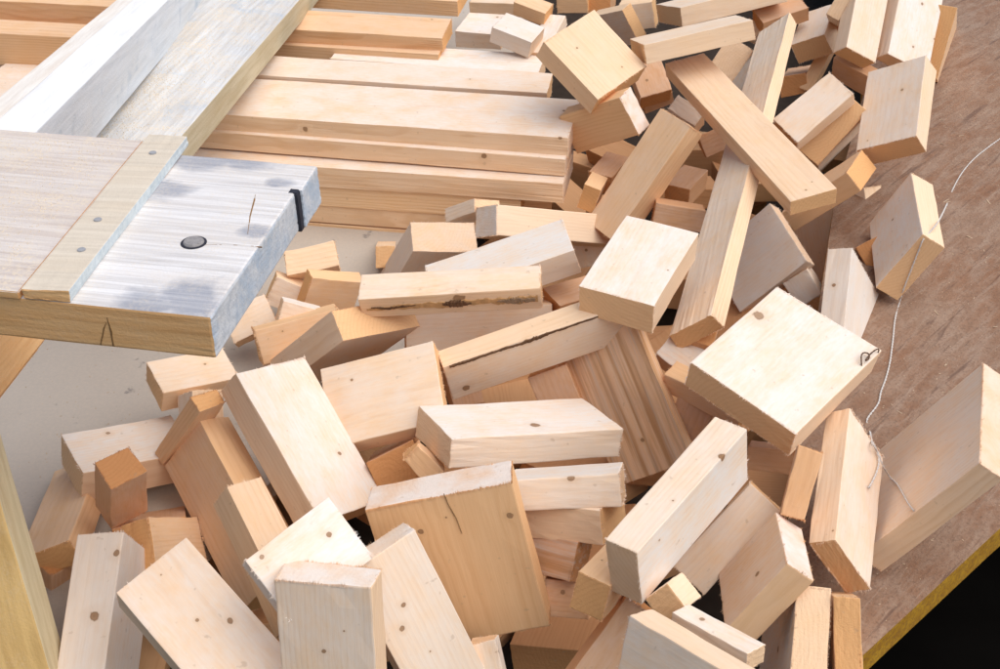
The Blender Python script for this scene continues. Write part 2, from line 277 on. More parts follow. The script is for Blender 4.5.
('b28', 'wood_block', (0.2062, 1.0185, 0.0035), (0.62446, -0.65063, -0.35208, 0.25056), (0.2296, 0.0828, 0.041), [(-0.0286, -0.0414, -0.0113, 0.0022), (0.0597, -0.0395, -0.0205, 0.0069), (-0.0729, -0.0231, -0.0205, 0.0022)], 'long thick white stud slanting up right of the hollow, tan sawn end', 'sawn offcuts heaped in the pile', {'tint': (1.05, 1.1, 1.17), 'lit_nap': (0.42, 0.15, 0.4)}),
('b29', 'wood_block', (0.121, 0.9777, -0.0727), (0.59468, -0.63056, -0.26899, 0.42), (0.0787, 0.0508, 0.0419), [(-0.0013, -0.0254, 0.0091, 0.0018)], 'orange-tan block propping the low end of the thick white stud', 'sawn offcuts heaped in the pile', {'tint': (0.98, 0.85, 0.68)}),
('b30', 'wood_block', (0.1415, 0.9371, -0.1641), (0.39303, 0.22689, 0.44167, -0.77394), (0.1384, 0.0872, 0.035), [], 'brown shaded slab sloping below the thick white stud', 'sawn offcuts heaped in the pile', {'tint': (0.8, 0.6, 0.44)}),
('b31', 'wood_block', (0.1866, 0.7883, -0.0265), (0.4684, -0.77534, 0.28836, -0.31034), (0.1485, 0.0942, 0.0403), [], 'cream block with pale rough edge cut by the bottom of the photo', 'sawn offcuts heaped in the pile', {'tint': (1.03, 1.01, 0.98), 'lit_nap': (0.22, 0, 0.3)}),
('b32', 'wood_block', (0.225, 0.8497, -0.0226), (0.03226, 0.40437, 0.90398, -0.13513), (0.0993, 0.0267, 0.0211), [(0.0213, 0.001, -0.0105, 0.0042)], 'thin pale slat with a dark blue mark lying above the bottom cream block', 'sawn offcuts heaped in the pile', {'tint': (1.05, 1.1, 1.17), 'lit_nap': (0.42, 0.15, 0.4)}),
('b33', 'wood_block', (0.1915, 0.9262, -0.0472), (0.71118, -0.48591, -0.07126, 0.50303), (0.0438, 0.0355, 0.0355), [], 'small pale offcut stub between the thick white stud and thin slat', 'sawn offcuts heaped in the pile', {'tint': (1.03, 1.01, 0.98), 'lit_nap': (0.22, 0, 0.3)}),
('b34', 'wood_block', (0.3096, 0.998, -0.0889), (0.47247, -0.00653, 0.87266, -0.1233), (0.1107, 0.1125, 0.0382), [(-0.0081, -0.0202, -0.0191, 0.0052), (0.0553, -0.0045, -0.0191, 0.0036), (0.0267, 0.0604, -0.0191, 0.002)], 'tan block with three knots and a splintered white end', 'sawn offcuts heaped in the pile', {'tint': (0.98, 0.85, 0.68), 'fz': 1.6, 'lit_nap': (0.1, 0.8, 0.3)}),
('b35', 'wood_block', (0.2834, 1.0909, -0.1137), (0.32075, 0.26524, 0.36502, -0.83279), (0.141, 0.05, 0.0439), [], 'pinkish tan block in shade behind the three-knot block', 'sawn offcuts heaped in the pile', {'tint': (1.02, 0.995, 0.94), 'lit_nap': (0.15, 0, 0.3)}),
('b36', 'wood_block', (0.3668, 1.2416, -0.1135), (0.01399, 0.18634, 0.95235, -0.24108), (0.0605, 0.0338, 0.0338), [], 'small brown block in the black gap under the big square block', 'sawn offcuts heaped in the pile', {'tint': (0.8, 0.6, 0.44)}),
('b37', 'wood_block', (0.4433, 1.1377, -0.0913), (0.42786, -0.67782, -0.55888, 0.21247), (0.2154, 0.0997, 0.0333), [(-0.0921, -0.0499, -0.0119, 0.0019), (-0.0742, -0.0499, 0.0096, 0.0016), (-0.044, -0.0377, -0.0167, 0.0024)], 'upright pale stud with tan slanted foot resting on the particle board', 'sawn offcuts heaped in the pile', {'tint': (1.03, 1.01, 0.98), 'lit_nap': (0.22, 0, 0.3)}),
('b38', 'wood_block', (0.3634, 1.093, -0.0264), (0.72555, -0.32864, -0.588, 0.1408), (0.0854, 0.0429, 0.0299), [], 'narrow orange-shaded block close behind the upright pale stud', 'sawn offcuts heaped in the pile', {'tint': (0.93, 0.72, 0.52)}),  # tint darkened to orange for the shade this block stands in
('b39', 'wood_block', (0.5657, 1.1966, -0.0871), (0.48839, 0.14156, 0.85585, -0.09463), (0.2139, 0.2236, 0.0349), [], 'big pinkish tan block with jagged edge at right on the particle board', 'sawn offcuts heaped in the pile', {'tint': (1.06, 1.0, 0.93), 'fz': 1.5, 'lit_nap': (0.15, 0.5, 0.35)}),
('b40', 'wood_block', (0.3745, 1.2859, 0.0066), (0.90878, 0.10934, -0.00578, 0.40266), (0.2067, 0.165, 0.0442), [(0.0365, 0.0688, 0.0221, 0.0108)], 'big square whitish block with round knot and rusty wire staple', 'sawn offcuts heaped in the pile', {'tint': (1.03, 1.05, 1.08), 'lit_nap': (0.08, 0, 0.66)}),
('b42', 'wood_block', (0.5867, 1.6332, -0.2219), (0.61796, -0.1473, 0.56449, -0.52705), (0.2838, 0.2295, 0.0412), [], 'grey two-faced stud standing behind the big square block', 'sawn offcuts heaped in the pile', {'m': 'grey', 'tint': (1.0, 1.03, 1.07), 'lit_nap': (0.4, 0, 0.3)}),
('b43', 'wood_block', (0.3501, 0.967, -0.1962), (0.25456, -0.67418, -0.13819, 0.6794), (0.2428, 0.1276, 0.0405), [(-0.0154, -0.0076, 0.0202, 0.006)], 'white-sided post with a knot at bottom right near the board edge', 'sawn offcuts heaped in the pile', {'tint': (1.05, 1.1, 1.17), 'lit_nap': (0.42, 0.15, 0.4)}),
('b43b', 'wood_block', (0.4154, 0.9879, -0.1778), (0.30418, -0.7253, -0.23418, 0.57146), (0.2401, 0.102, 0.0277), [], 'ragged tan stub touching the yellow board edge', 'sawn offcuts heaped in the pile', {'tint': (0.98, 0.85, 0.68)}),
('b44', 'wood_block', (0.7146, 1.8454, -0.1112), (0.65739, -0.41185, -0.33158, 0.5369), (0.2333, 0.125, 0.0453), [(0.0311, -0.0001, 0.0226, 0.0036)], 'tilted white block with tan underside where the string passes over', 'sawn offcuts heaped in the pile', {'tint': (1.03, 1.05, 1.08), 'lit_nap': (0.08, 0, 0.66)}),
('b45', 'wood_block', (0.7581, 2.1321, -0.0036), (0.78821, -0.09043, -0.33523, 0.50811), (0.2002, 0.1174, 0.0481), [(0.026, -0.0183, 0.0241, 0.0038)], 'clean cream block lying face up on the particle board, upper right', 'sawn offcuts heaped in the pile', {'tint': (1.03, 1.01, 0.98), 'lit_nap': (0.22, 0, 0.3)}),
('b46', 'wood_block', (0.7913, 2.5495, 0.0638), (0.44362, -0.64992, -0.61141, -0.08351), (0.2707, 0.0841, 0.0411), [], 'long pale stud end-on above the cream face-up block, left of its twin', 'sawn offcuts heaped in the pile', {'tint': (1.03, 1.01, 0.98), 'lit_nap': (0.22, 0, 0.3)}),
('b47', 'wood_block', (0.9061, 2.575, 0.0371), (0.44371, -0.65348, -0.6061, -0.09345), (0.2737, 0.1175, 0.0397), [(0.0107, 0.0057, -0.0198, 0.0044), (-0.0949, 0.0042, -0.0198, 0.0035), (-0.0523, 0.0557, -0.0198, 0.0035)], 'long pale stud with three pinhole knots beside its twin, top right', 'sawn offcuts heaped in the pile', {'tint': (1.05, 1.1, 1.17), 'lit_nap': (0.42, 0.15, 0.4)}),
('b48', 'wood_block', (1.0536, 2.7727, -0.1294), (0.64121, 0.5125, 0.51248, 0.25208), (0.5152, 0.1556, 0.0479), [], 'long tan board forming the right rim of the pile at the top', 'sawn offcuts heaped in the pile', {'tint': (0.98, 0.85, 0.68)}),
('b49', 'wood_block', (0.6019, 2.1402, -0.0095), (0.8926, 0.28463, -0.23585, 0.25811), (0.1401, 0.067, 0.0445), [], 'pale stud pointing up right, left of the clean cream block', 'sawn offcuts heaped in the pile', {'tint': (1.03, 1.01, 0.98), 'lit_nap': (0.22, 0, 0.3)}),
('b50', 'wood_block', (0.6793, 2.2522, -0.1117), (0.50444, 0.61794, 0.59612, 0.09128), (0.2547, 0.1367, 0.0561), [], 'cracked pale stud lying just below the upward pointing one', 'sawn offcuts heaped in the pile', {'tint': (1.02, 0.995, 0.94), 'lit_nap': (0.15, 0, 0.3)}),
('b51', 'wood_block', (0.6214, 2.0281, -0.1218), (0.38741, 0.23936, 0.88494, -0.09746), (0.1601, 0.1017, 0.0446), [], 'tan plank end with white corner lying under the diagonal plank tip', 'sawn offcuts heaped in the pile', {'tint': (0.98, 0.85, 0.68)}),
('b52', 'plank', (0.4334, 1.9726, 0.036), (0.01921, 0.5991, 0.79651, 0.07929), (0.523, 0.0813, 0.0284), [(-0.2436, -0.004, -0.0142, 0.0026), (-0.2274, 0.015, -0.0142, 0.002)], 'long flat diagonal plank lying over the others, knotted lower end', 'sawn offcuts heaped in the pile', {'tint': (1.0, 0.94, 0.85), 'cat': 'plank'}),
('b53', 'wood_block', (0.3635, 2.1921, 0.1159), (0.98539, -0.11889, -0.08916, 0.08321), (0.2116, 0.1006, 0.0358), [], 'pale stud balanced nearly level above the diagonal plank', 'sawn offcuts heaped in the pile', {'tint': (1.02, 0.995, 0.94), 'lit_nap': (0.15, 0, 0.3)}),
('b54', 'wood_block', (0.5191, 2.7822, -0.0184), (0.9815, -0.14527, -0.10364, 0.06931), (0.2474, 0.2351, 0.0427), [], 'white board with tan end at the very top, above the level stud', 'sawn offcuts heaped in the pile', {'tint': (1.03, 1.01, 0.98), 'lit_nap': (0.22, 0, 0.3)}),
('b55', 'wood_block', (0.6528, 2.7218, -0.0265), (0.97851, 0.11649, -0.11593, 0.12452), (0.1126, 0.0615, 0.0361), [], 'grey-brown shaded block at the top between white board and long plank', 'sawn offcuts heaped in the pile', {'tint': (0.8, 0.6, 0.44)}),
('b56', 'plank', (0.4411, 1.971, -0.0112), (0.75971, -0.25335, -0.23276, 0.55179), (1.082, 0.0793, 0.029), [(-0.3079, 0.0443, 0.0145, 0.002)], 'long upright plank crossing beneath the diagonal plank', 'sawn offcuts heaped in the pile', {'tint': (1.02, 0.995, 0.94), 'lit_nap': (0.15, 0, 0.3), 'cat': 'plank'}),
('b57', 'wood_block', (0.523, 2.5426, -0.0849), (0.54584, 0.57101, 0.60231, 0.11505), (0.2402, 0.0798, 0.0608), [], 'short white stub showing between the diagonal and upright planks', 'sawn offcuts heaped in the pile', {'tint': (1.05, 1.1, 1.17), 'lit_nap': (0.42, 0.15, 0.4)}),
('b58', 'wood_block', (0.5984, 2.7426, -0.0743), (0.81917, -0.01376, 0.33517, 0.46523), (0.0524, 0.039, 0.0387), [], 'tiny bluish white corner peeking out under the level stud', 'sawn offcuts heaped in the pile', {'tint': (1.05, 1.1, 1.17), 'lit_nap': (0.42, 0.15, 0.4)}),
('b59', 'wood_block', (0.7436, 2.7118, -0.0654), (0.81378, -0.15712, -0.20356, 0.52119), (0.1538, 0.0832, 0.0527), [], 'white-topped block with tan front right of the upright plank head', 'sawn offcuts heaped in the pile', {'tint': (1.03, 1.01, 0.98), 'lit_nap': (0.22, 0, 0.3)}),
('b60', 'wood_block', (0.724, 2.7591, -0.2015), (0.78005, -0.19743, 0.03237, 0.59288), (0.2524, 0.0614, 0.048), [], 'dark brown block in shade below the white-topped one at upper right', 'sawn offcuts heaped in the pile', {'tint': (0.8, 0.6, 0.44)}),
('b61', 'wood_block', (0.7642, 2.6891, -0.1002), (0.73177, -0.4295, -0.52857, 0.02569), (0.2159, 0.032, 0.0293), [], 'thin tan lath leaning beside the long pale twin studs', 'sawn offcuts heaped in the pile', {'tint': (0.98, 0.85, 0.68)}),
('b62', 'wood_block', (0.7812, 2.5022, -0.0797), (0.28374, -0.25737, -0.80057, 0.4608), (0.0973, 0.0659, 0.0296), [], 'brown block in shade under the cut ends of the twin studs', 'sawn offcuts heaped in the pile', {'tint': (0.8, 0.6, 0.44)}),
('b63', 'wood_block', (0.2619, 1.968, -0.0639), (0.41073, -0.24097, 0.86637, 0.15044), (0.2468, 0.0817, 0.0415), [], 'orange-tan stud leaning in the hollow right of the stacked beams', 'sawn offcuts heaped in the pile', {'tint': (0.96, 0.84, 0.68)}),
('b64', 'wood_block', (0.1933, 2.0777, -0.0007), (0.02556, -0.39507, -0.63431, 0.66401), (0.155, 0.0804, 0.0407), [], 'tan block with white cut end touching the stacked beam ends', 'sawn offcuts heaped in the pile', {'tint': (0.98, 0.85, 0.68), 'lit_nap': (0, 0.85, 0)}),
('b65', 'wood_block', (0.1714, 2.1317, 0.0958), (0.22679, -0.34445, -0.8888, -0.19992), (0.1481, 0.1371, 0.0448), [(0.03, -0.0223, -0.0224, 0.0028), (-0.0481, 0.0239, -0.0224, 0.0028)], 'broad tan block tilted on edge above the stacked beam ends', 'sawn offcuts heaped in the pile', {'tint': (1.0, 0.95, 0.86)}),
('b66', 'wood_block', (0.2974, 2.9151, -0.1247), (0.08832, -0.44142, -0.68139, 0.57711), (0.1194, 0.0961, 0.0341), [], 'pale speckled block behind the broad tilted tan block', 'sawn offcuts heaped in the pile', {'tint': (1.02, 0.995, 0.94), 'lit_nap': (0.15, 0, 0.3)}),
('b67', 'wood_block', (0.1916, 3.0644, -0.1101), (0.04899, 0.09459, 0.9943, 0.00458), (0.0805, 0.0602, 0.0449), [], 'small tan block cut by the top edge, behind the broad tilted one', 'sawn offcuts heaped in the pile', {'tint': (0.98, 0.85, 0.68)}),
('b68', 'wood_block', (0.2745, 3.1634, -0.1457), (0.75129, -0.08982, 0.08116, 0.64877), (0.2409, 0.0589, 0.0417), [], 'small brownish block at the top edge beside a similar tan one', 'sawn offcuts heaped in the pile', {'tint': (0.8, 0.6, 0.44)}),
('b70', 'wood_block', (-0.0361, 2.872, -0.1196), (0.02992, 0.15442, 0.98711, 0.02966), (0.1154, 0.1153, 0.0419), [], 'small white-topped block resting on the whitish board, far back', 'sawn offcuts heaped in the pile', {'tint': (1.05, 1.1, 1.17), 'lit_nap': (0.42, 0.15, 0.4)}),
('b71', 'wood_block', (0.0391, 2.6271, -0.0387), (0.0947, -0.22094, -0.9662, -0.09312), (0.0982, 0.0743, 0.0404), [], 'small white block with grey slanted front next to the far white-topped one', 'sawn offcuts heaped in the pile', {'m': 'grey', 'tint': (1.0, 1.03, 1.07), 'lit_nap': (0.4, 0, 0.3)}),
('b72', 'wood_block', (0.1084, 2.6606, -0.0586), (0.82628, 0.07275, -0.16993, 0.53206), (0.1318, 0.0482, 0.0266), [], 'thin white strip leaning against the broad tilted tan block', 'sawn offcuts heaped in the pile', {'tint': (1.05, 1.1, 1.17), 'lit_nap': (0.42, 0.15, 0.4)}),
('b73', 'wood_block', (0.0771, 2.7231, -0.0123), (0.07344, -0.23536, -0.96052, -0.1289), (0.0801, 0.046, 0.0351), [], 'small tan block with grey top near the top edge, above the white strip', 'sawn offcuts heaped in the pile', {'tint': (0.98, 0.85, 0.68)}),
('b74', 'wood_block', (0.014, 3.1034, -0.1275), (0.05804, 0.21796, 0.97407, 0.01778), (0.1586, 0.1043, 0.0352), [], 'grey-brown board at the top edge behind the small white-topped block', 'sawn offcuts heaped in the pile', {'tint': (1.02, 0.995, 0.94), 'lit_nap': (0.15, 0, 0.3)}),
('b76', 'wood_block', (0.0971, 1.9217, -0.1394), (0.91021, -0.28636, 0.09641, 0.28323), (0.2967, 0.0665, 0.0549), [], 'long white-faced block with tan splintered end in front of the beams', 'sawn offcuts heaped in the pile', {'tint': (1.05, 1.1, 1.17), 'lit_nap': (0.1, 0.8, 0.3), 'fz': 2.0}),
('b77', 'wood_block', (0.0024, 1.6183, -0.0433), (0.15104, -0.07004, 0.98603, 0.00497), (0.2316, 0.107, 0.0415), [], 'broad speckled white slab tapering left, over the bark-edged board', 'sawn offcuts heaped in the pile', {'tint': (1.05, 1.1, 1.17), 'lit_nap': (0.42, 0.15, 0.4)}),
('b78', 'wood_block', (-0.0717, 1.4989, -0.0098), (0.04388, 0.0073, 0.99296, 0.10976), (0.2673, 0.0501, 0.0416), [(-0.0128, -0.025, -0.0083, 0.0117)], 'board with dark bark knot along its front edge', 'sawn offcuts heaped in the pile', {'tint': (1.02, 0.995, 0.94), 'lit_nap': (0.15, 0, 0.3)}),
('b79', 'wood_block', (-0.0344, 1.5608, -0.1212), (0.54807, -0.8329, -0.05396, 0.05453), (0.2294, 0.0786, 0.0462), [], 'wide shaded block directly below the bark-edged board', 'sawn offcuts heaped in the pile', {'tint': (1.02, 0.995, 0.94), 'lit_nap': (0.15, 0, 0.3)}),
('b80', 'wood_block', (0.0527, 1.4352, -0.0602), (0.16582, -0.02512, 0.77562, -0.60851), (0.2797, 0.0757, 0.0352), [(0.1174, 0.0216, 0.0176, 0.0073), (0.0146, -0.0338, 0.0176, 0.0057)], 'split block with a brown bark seam and a knot at its left end', 'sawn offcuts heaped in the pile', {'tint': (1.02, 0.995, 0.94), 'lit_nap': (0.15, 0, 0.3)}),
('b81', 'plank', (0.1935, 1.4175, -0.1519), (0.57521, -0.59947, 0.54515, 0.11218), (0.2252, 0.1283, 0.0293), [(0.0591, -0.0034, -0.0147, 0.0044)], 'weathered slab with brown and grey stripes leaning under the split block', 'sawn offcuts heaped in the pile', {'cat': 'plank', 'm': 'stripe', 'tint': (1.0, 0.88, 0.75)}),
('b82', 'wood_block', (0.2038, 1.5015, 0.0219), (0.84408, 0.04176, -0.03702, 0.5333), (0.1874, 0.1139, 0.0506), [(-0.0095, -0.0461, 0.0253, 0.0019)], 'bright white block with rough face and tan end, centre of the pile', 'sawn offcuts heaped in the pile', {'tint': (1.03, 1.05, 1.08), 'lit_nap': (0.08, 0, 0.66)}),
('b83', 'wood_block', (0.1754, 2.0073, -0.2268), (0.53417, -0.5765, 0.54278, 0.29612), (0.0707, 0.0702, 0.044), [], 'small pale piece between the speckled slab and bright white block', 'sawn offcuts heaped in the pile', {'tint': (1.03, 1.01, 0.98), 'lit_nap': (0.22, 0, 0.3)}),
('b84', 'wood_block', (0.4855, 1.9315, -0.2137), (0.38797, -0.08986, 0.87732, 0.26779), (0.156, 0.1382, 0.0346), [(-0.0122, -0.0392, -0.0173, 0.0022)], 'grey-white slab standing behind the big square block', 'sawn offcuts heaped in the pile', {'m': 'grey', 'tint': (1.0, 1.03, 1.07), 'lit_nap': (0.4, 0, 0.3)}),
('b85', 'wood_block', (0.5594, 1.8714, -0.235), (0.56503, -0.6722, 0.45998, 0.13155), (0.0528, 0.0484, 0.0484), [], 'small grey offcut corner above the far corner of the big square block', 'sawn offcuts heaped in the pile', {'m': 'grey', 'tint': (1.0, 1.03, 1.07), 'lit_nap': (0.4, 0, 0.3)}),
('b86', 'wood_block', (0.6984, 2.1363, -0.3096), (0.61946, -0.45092, 0.64032, 0.05408), (0.2233, 0.1966, 0.0616), [], 'wide tan block in half shade below the plank end with white corner', 'sawn offcuts heaped in the pile', {'tint': (1.02, 0.995, 0.94), 'lit_nap': (0.15, 0, 0.3)}),
('b87', 'wood_block', (0.719, 1.9719, -0.2426), (0.19301, -0.76773, -0.41745, 0.44618), (0.2652, 0.0761, 0.0488), [], 'narrow brown sliver beside the tilted white block', 'sawn offcuts heaped in the pile', {'tint': (0.8, 0.6, 0.44)}),
('b88', 'wood_block', (0.3234, 1.9206, -0.1136), (0.61444, -0.78552, 0.06922, 0.02494), (0.0893, 0.0436, 0.0436), [], 'reddish tan block behind the bright white block, left of the upright plank', 'sawn offcuts heaped in the pile', {'tint': (0.8, 0.6, 0.44)}),
('b89', 'wood_block', (0.2073, 2.0677, -0.104), (0.85817, 0.04152, -0.01016, 0.51158), (0.0842, 0.0493, 0.0403), [], 'brown block at the bottom of the hollow beside the beams', 'sawn offcuts heaped in the pile', {'tint': (0.8, 0.6, 0.44)}),
('b90', 'wood_block', (0.1718, 1.9945, -0.1069), (0.63844, -0.50248, -0.34646, 0.46891), (0.055, 0.0527, 0.0322), [], 'small orange-tan stub left of the orange-tan leaning stud', 'sawn offcuts heaped in the pile', {'tint': (0.98, 0.85, 0.68)}),
('b91', 'wood_block', (0.3297, 2.3953, -0.0846), (0.86658, -0.46045, -0.19136, -0.02044), (0.0652, 0.0427, 0.0427), [], 'dark brown corner piece under the broad tilted tan block', 'sawn offcuts heaped in the pile', {'tint': (0.8, 0.6, 0.44)}),
('b92', 'wood_block', (0.3724, 2.2291, -0.0586), (0.27758, -0.17388, -0.87091, 0.36637), (0.0648, 0.0619, 0.0364), [], 'grey-white end piece above the top of the orange-tan leaning stud', 'sawn offcuts heaped in the pile', {'tint': (1.05, 1.1, 1.17), 'lit_nap': (0.42, 0.15, 0.4)}),
('b93', 'wood_block', (0.4239, 2.2013, -0.1037), (0.53231, -0.81637, -0.17722, -0.137), (0.0429, 0.0416, 0.0416), [], 'small brown piece between the leaning stud and upright plank', 'sawn offcuts heaped in the pile', {'tint': (0.8, 0.6, 0.44)}),
('b94', 'wood_block', (0.3541, 2.0444, -0.1187), (0.86405, 0.00354, -0.00709, 0.50335), (0.0909, 0.0499, 0.039), [], 'dark block deep in the hollow right of the leaning stud', 'sawn offcuts heaped in the pile', {'tint': (0.8, 0.6, 0.44)}),
('b95', 'wood_block', (0.3135, 2.4009, -0.05), (0.15333, -0.58726, -0.75115, -0.25959), (0.1036, 0.0688, 0.04), [], 'brown shaded block below the left end of the level stud', 'sawn offcuts heaped in the pile', {'tint': (0.8, 0.6, 0.44)}),
('b96', 'wood_block', (0.3559, 3.0067, -0.1244), (0.02081, -0.17307, -0.69232, 0.70022), (0.0884, 0.0685, 0.0446), [], 'greyish tan block at the top edge left of the white board', 'sawn offcuts heaped in the pile', {'tint': (1.02, 0.995, 0.94), 'lit_nap': (0.15, 0, 0.3)}),
('b97', 'wood_block', (0.7621, 2.6285, 0.021), (0.55871, 0.57245, 0.56402, 0.20498), (0.2192, 0.0602, 0.029), [], 'whitish lath sloping down from the top beside the twin studs', 'sawn offcuts heaped in the pile', {'tint': (1.05, 1.1, 1.17), 'lit_nap': (0.42, 0.15, 0.4)}),
('b99', 'wood_block', (-0.3228, 1.772, -0.1236), (0.08281, -0.08668, 0.91665, -0.38128), (0.0891, 0.0485, 0.0449), [], 'pinkish flat block lying alone on the floor by the bench corner', 'sawn offcuts heaped in the pile', {'tint': (1.02, 0.995, 0.94), 'lit_nap': (0.15, 0, 0.3)}),
('b100', 'wood_block', (-0.2896, 1.7158, -0.152), (0.69049, -0.66257, -0.02643, 0.28901), (0.0959, 0.0744, 0.0266), [], 'tan square-faced block left of the bark-edged board', 'sawn offcuts heaped in the pile', {'tint': (0.98, 0.85, 0.68)}),
('b101', 'wood_block', (-0.3634, 1.7272, -0.158), (0.56572, -0.7881, 0.13124, 0.20404), (0.0578, 0.0499, 0.045), [], 'pinkish block with orange shaded side near the bench edge', 'sawn offcuts heaped in the pile', {'tint': (1.02, 0.995, 0.94), 'lit_nap': (0.15, 0, 0.3)}),
('b102', 'wood_block', (-0.3273, 1.6226, -0.1367), (0.96213, -0.20071, 0.16891, 0.07404), (0.0642, 0.0412, 0.0412), [], 'small white triangular corner showing above the square cream-ended block', 'sawn offcuts heaped in the pile', {'tint': (1.05, 1.1, 1.17), 'lit_nap': (0.42, 0.15, 0.4)}),
('b103', 'wood_block', (-0.4092, 1.6376, -0.1549), (0.04249, -0.23787, 0.88816, 0.39089), (0.0764, 0.0549, 0.0467), [], 'pink tan block half hidden below the edge of the workbench', 'sawn offcuts heaped in the pile', {'tint': (1.02, 0.995, 0.94), 'lit_nap': (0.15, 0, 0.3)}),
('b105', 'wood_block', (-0.2145, 1.9648, -0.2193), (0.35291, -0.58447, -0.38259, 0.62247), (0.2481, 0.0405, 0.0343), [], 'pale little block on the grey floor behind the grey-topped one', 'sawn offcuts heaped in the pile', {'tint': (1.02, 0.995, 0.94), 'lit_nap': (0.15, 0, 0.3)}),
('b106', 'wood_block', (-0.1309, 1.8173, -0.1576), (0.32318, 0.48185, 0.74349, -0.33256), (0.2274, 0.1155, 0.0563), [], 'grey-topped block with slanting tan left side before the beams', 'sawn offcuts heaped in the pile', {'m': 'grey', 'tint': (1.0, 1.03, 1.07), 'lit_nap': (0.4, 0, 0.3)}),
('b107', 'wood_block', (-0.0516, 1.9369, -0.1152), (0.17949, 0.38522, 0.85518, -0.29674), (0.09, 0.057, 0.0251), [], 'pale wedge sticking up behind the grey-topped block', 'sawn offcuts heaped in the pile', {'tint': (1.05, 1.1, 1.17), 'lit_nap': (0.42, 0.15, 0.4)}),
('b108', 'wood_block', (0.1201, 1.606, -0.0895), (0.97672, -0.01331, -0.01996, 0.21318), (0.0842, 0.0599, 0.0289), [], 'brown shaded piece between the speckled slab and split block', 'sawn offcuts heaped in the pile', {'tint': (0.8, 0.6, 0.44)}),
('b109', 'wood_block', (0.086, 1.4465, -0.151), (0.47529, -0.68272, 0.49232, 0.25614), (0.0693, 0.0613, 0.0456), [], 'dark brown block in the gap under the split block', 'sawn offcuts heaped in the pile', {'tint': (0.8, 0.6, 0.44)}),
('b110', 'wood_block', (-0.0623, 1.517, -0.183), (0.7362, 0.26388, 0.34981, -0.51576), (0.0922, 0.0492, 0.0476), [], 'brown block behind the left end of the split block', 'sawn offcuts heaped in the pile', {'tint': (0.8, 0.6, 0.44)}),
('b111', 'wood_block', (-0.1468, 1.3483, -0.2114), (0.58828, -0.35284, 0.07107, 0.72414), (0.2461, 0.0724, 0.0512), [], 'reddish brown block in the gap left of the long white-topped block', 'sawn offcuts heaped in the pile', {'tint': (0.8, 0.6, 0.44)}),
('b112', 'wood_block', (-0.1009, 1.2099, -0.0939), (0.89928, -0.17182, 0.39612, -0.06976), (0.049, 0.0279, 0.0279), [], 'jagged splintered tan piece beside the long white-topped block', 'sawn offcuts heaped in the pile', {'tint': (0.98, 0.85, 0.68), 'fz': 2.2}),
('b113', 'wood_block', (0.2704, 1.467, -0.106), (0.04844, -0.33711, -0.89403, -0.29106), (0.0539, 0.0503, 0.0425), [], 'bluish white block under the foot of the upright plank', 'sawn offcuts heaped in the pile', {'tint': (1.05, 1.1, 1.17), 'lit_nap': (0.42, 0.15, 0.4)}),
('b114', 'wood_block', (0.3001, 1.3852, -0.1152), (0.23935, -0.23685, -0.71839, 0.60871), (0.1271, 0.0371, 0.0347), [], 'tan strip of wood under the big square block, beside the striped slab', 'sawn offcuts heaped in the pile', {'tint': (0.98, 0.85, 0.68)}),
('b115', 'wood_block', (0.2889, 1.3981, -0.164), (0.53546, -0.34331, 0.67471, 0.37442), (0.059, 0.0585, 0.039), [], 'brown block in shade between the striped slab and thick white stud', 'sawn offcuts heaped in the pile', {'tint': (0.8, 0.6, 0.44)}),
('b116', 'wood_block', (0.3024, 1.4758, -0.0826), (0.62505, 0.26421, 0.73451, -0.00142), (0.0365, 0.0346, 0.0346), [], 'small dark tan piece below the foot of the upright plank', 'sawn offcuts heaped in the pile', {'tint': (0.8, 0.6, 0.44)}),
('b117', 'wood_block', (-0.0115, 0.9339, -0.1749), (0.75538, -0.2051, 0.57549, -0.23695), (0.0726, 0.0308, 0.03), [], 'small grey-white post end below the large square tan block', 'sawn offcuts heaped in the pile', {'tint': (1.05, 1.1, 1.17), 'lit_nap': (0.42, 0.15, 0.4)})
]
BENCH = {'t1': ((-0.4962, 1.1198, 0.3071), (0.00033, 0.08747, 0.99617, -0.00015), (0.5325, 0.3176, 0.0474)), 'w1': ((-0.6526, 1.9395, 0.1838), (0.48241, -0.48746, -0.43667, 0.58222), (1.4157, 0.0988, 0.0836)), 'w2': ((-0.5757, 2.3577, 0.0422), (0.72574, -0.00872, 0.06411, 0.68492), (1.4071, 0.2065, 0.0586)), 'leg': ((-0.6338, 1.0245, -0.0674), (0.53416, 0.26614, -0.38017, 0.70662), (0.3777, 0.1393, 0.052)), 'brace': ((-0.6516, 1.2042, 0.0488), (0.67263, 0.18166, 0.31428, 0.64483), (0.3112, 0.0687, 0.0349))}
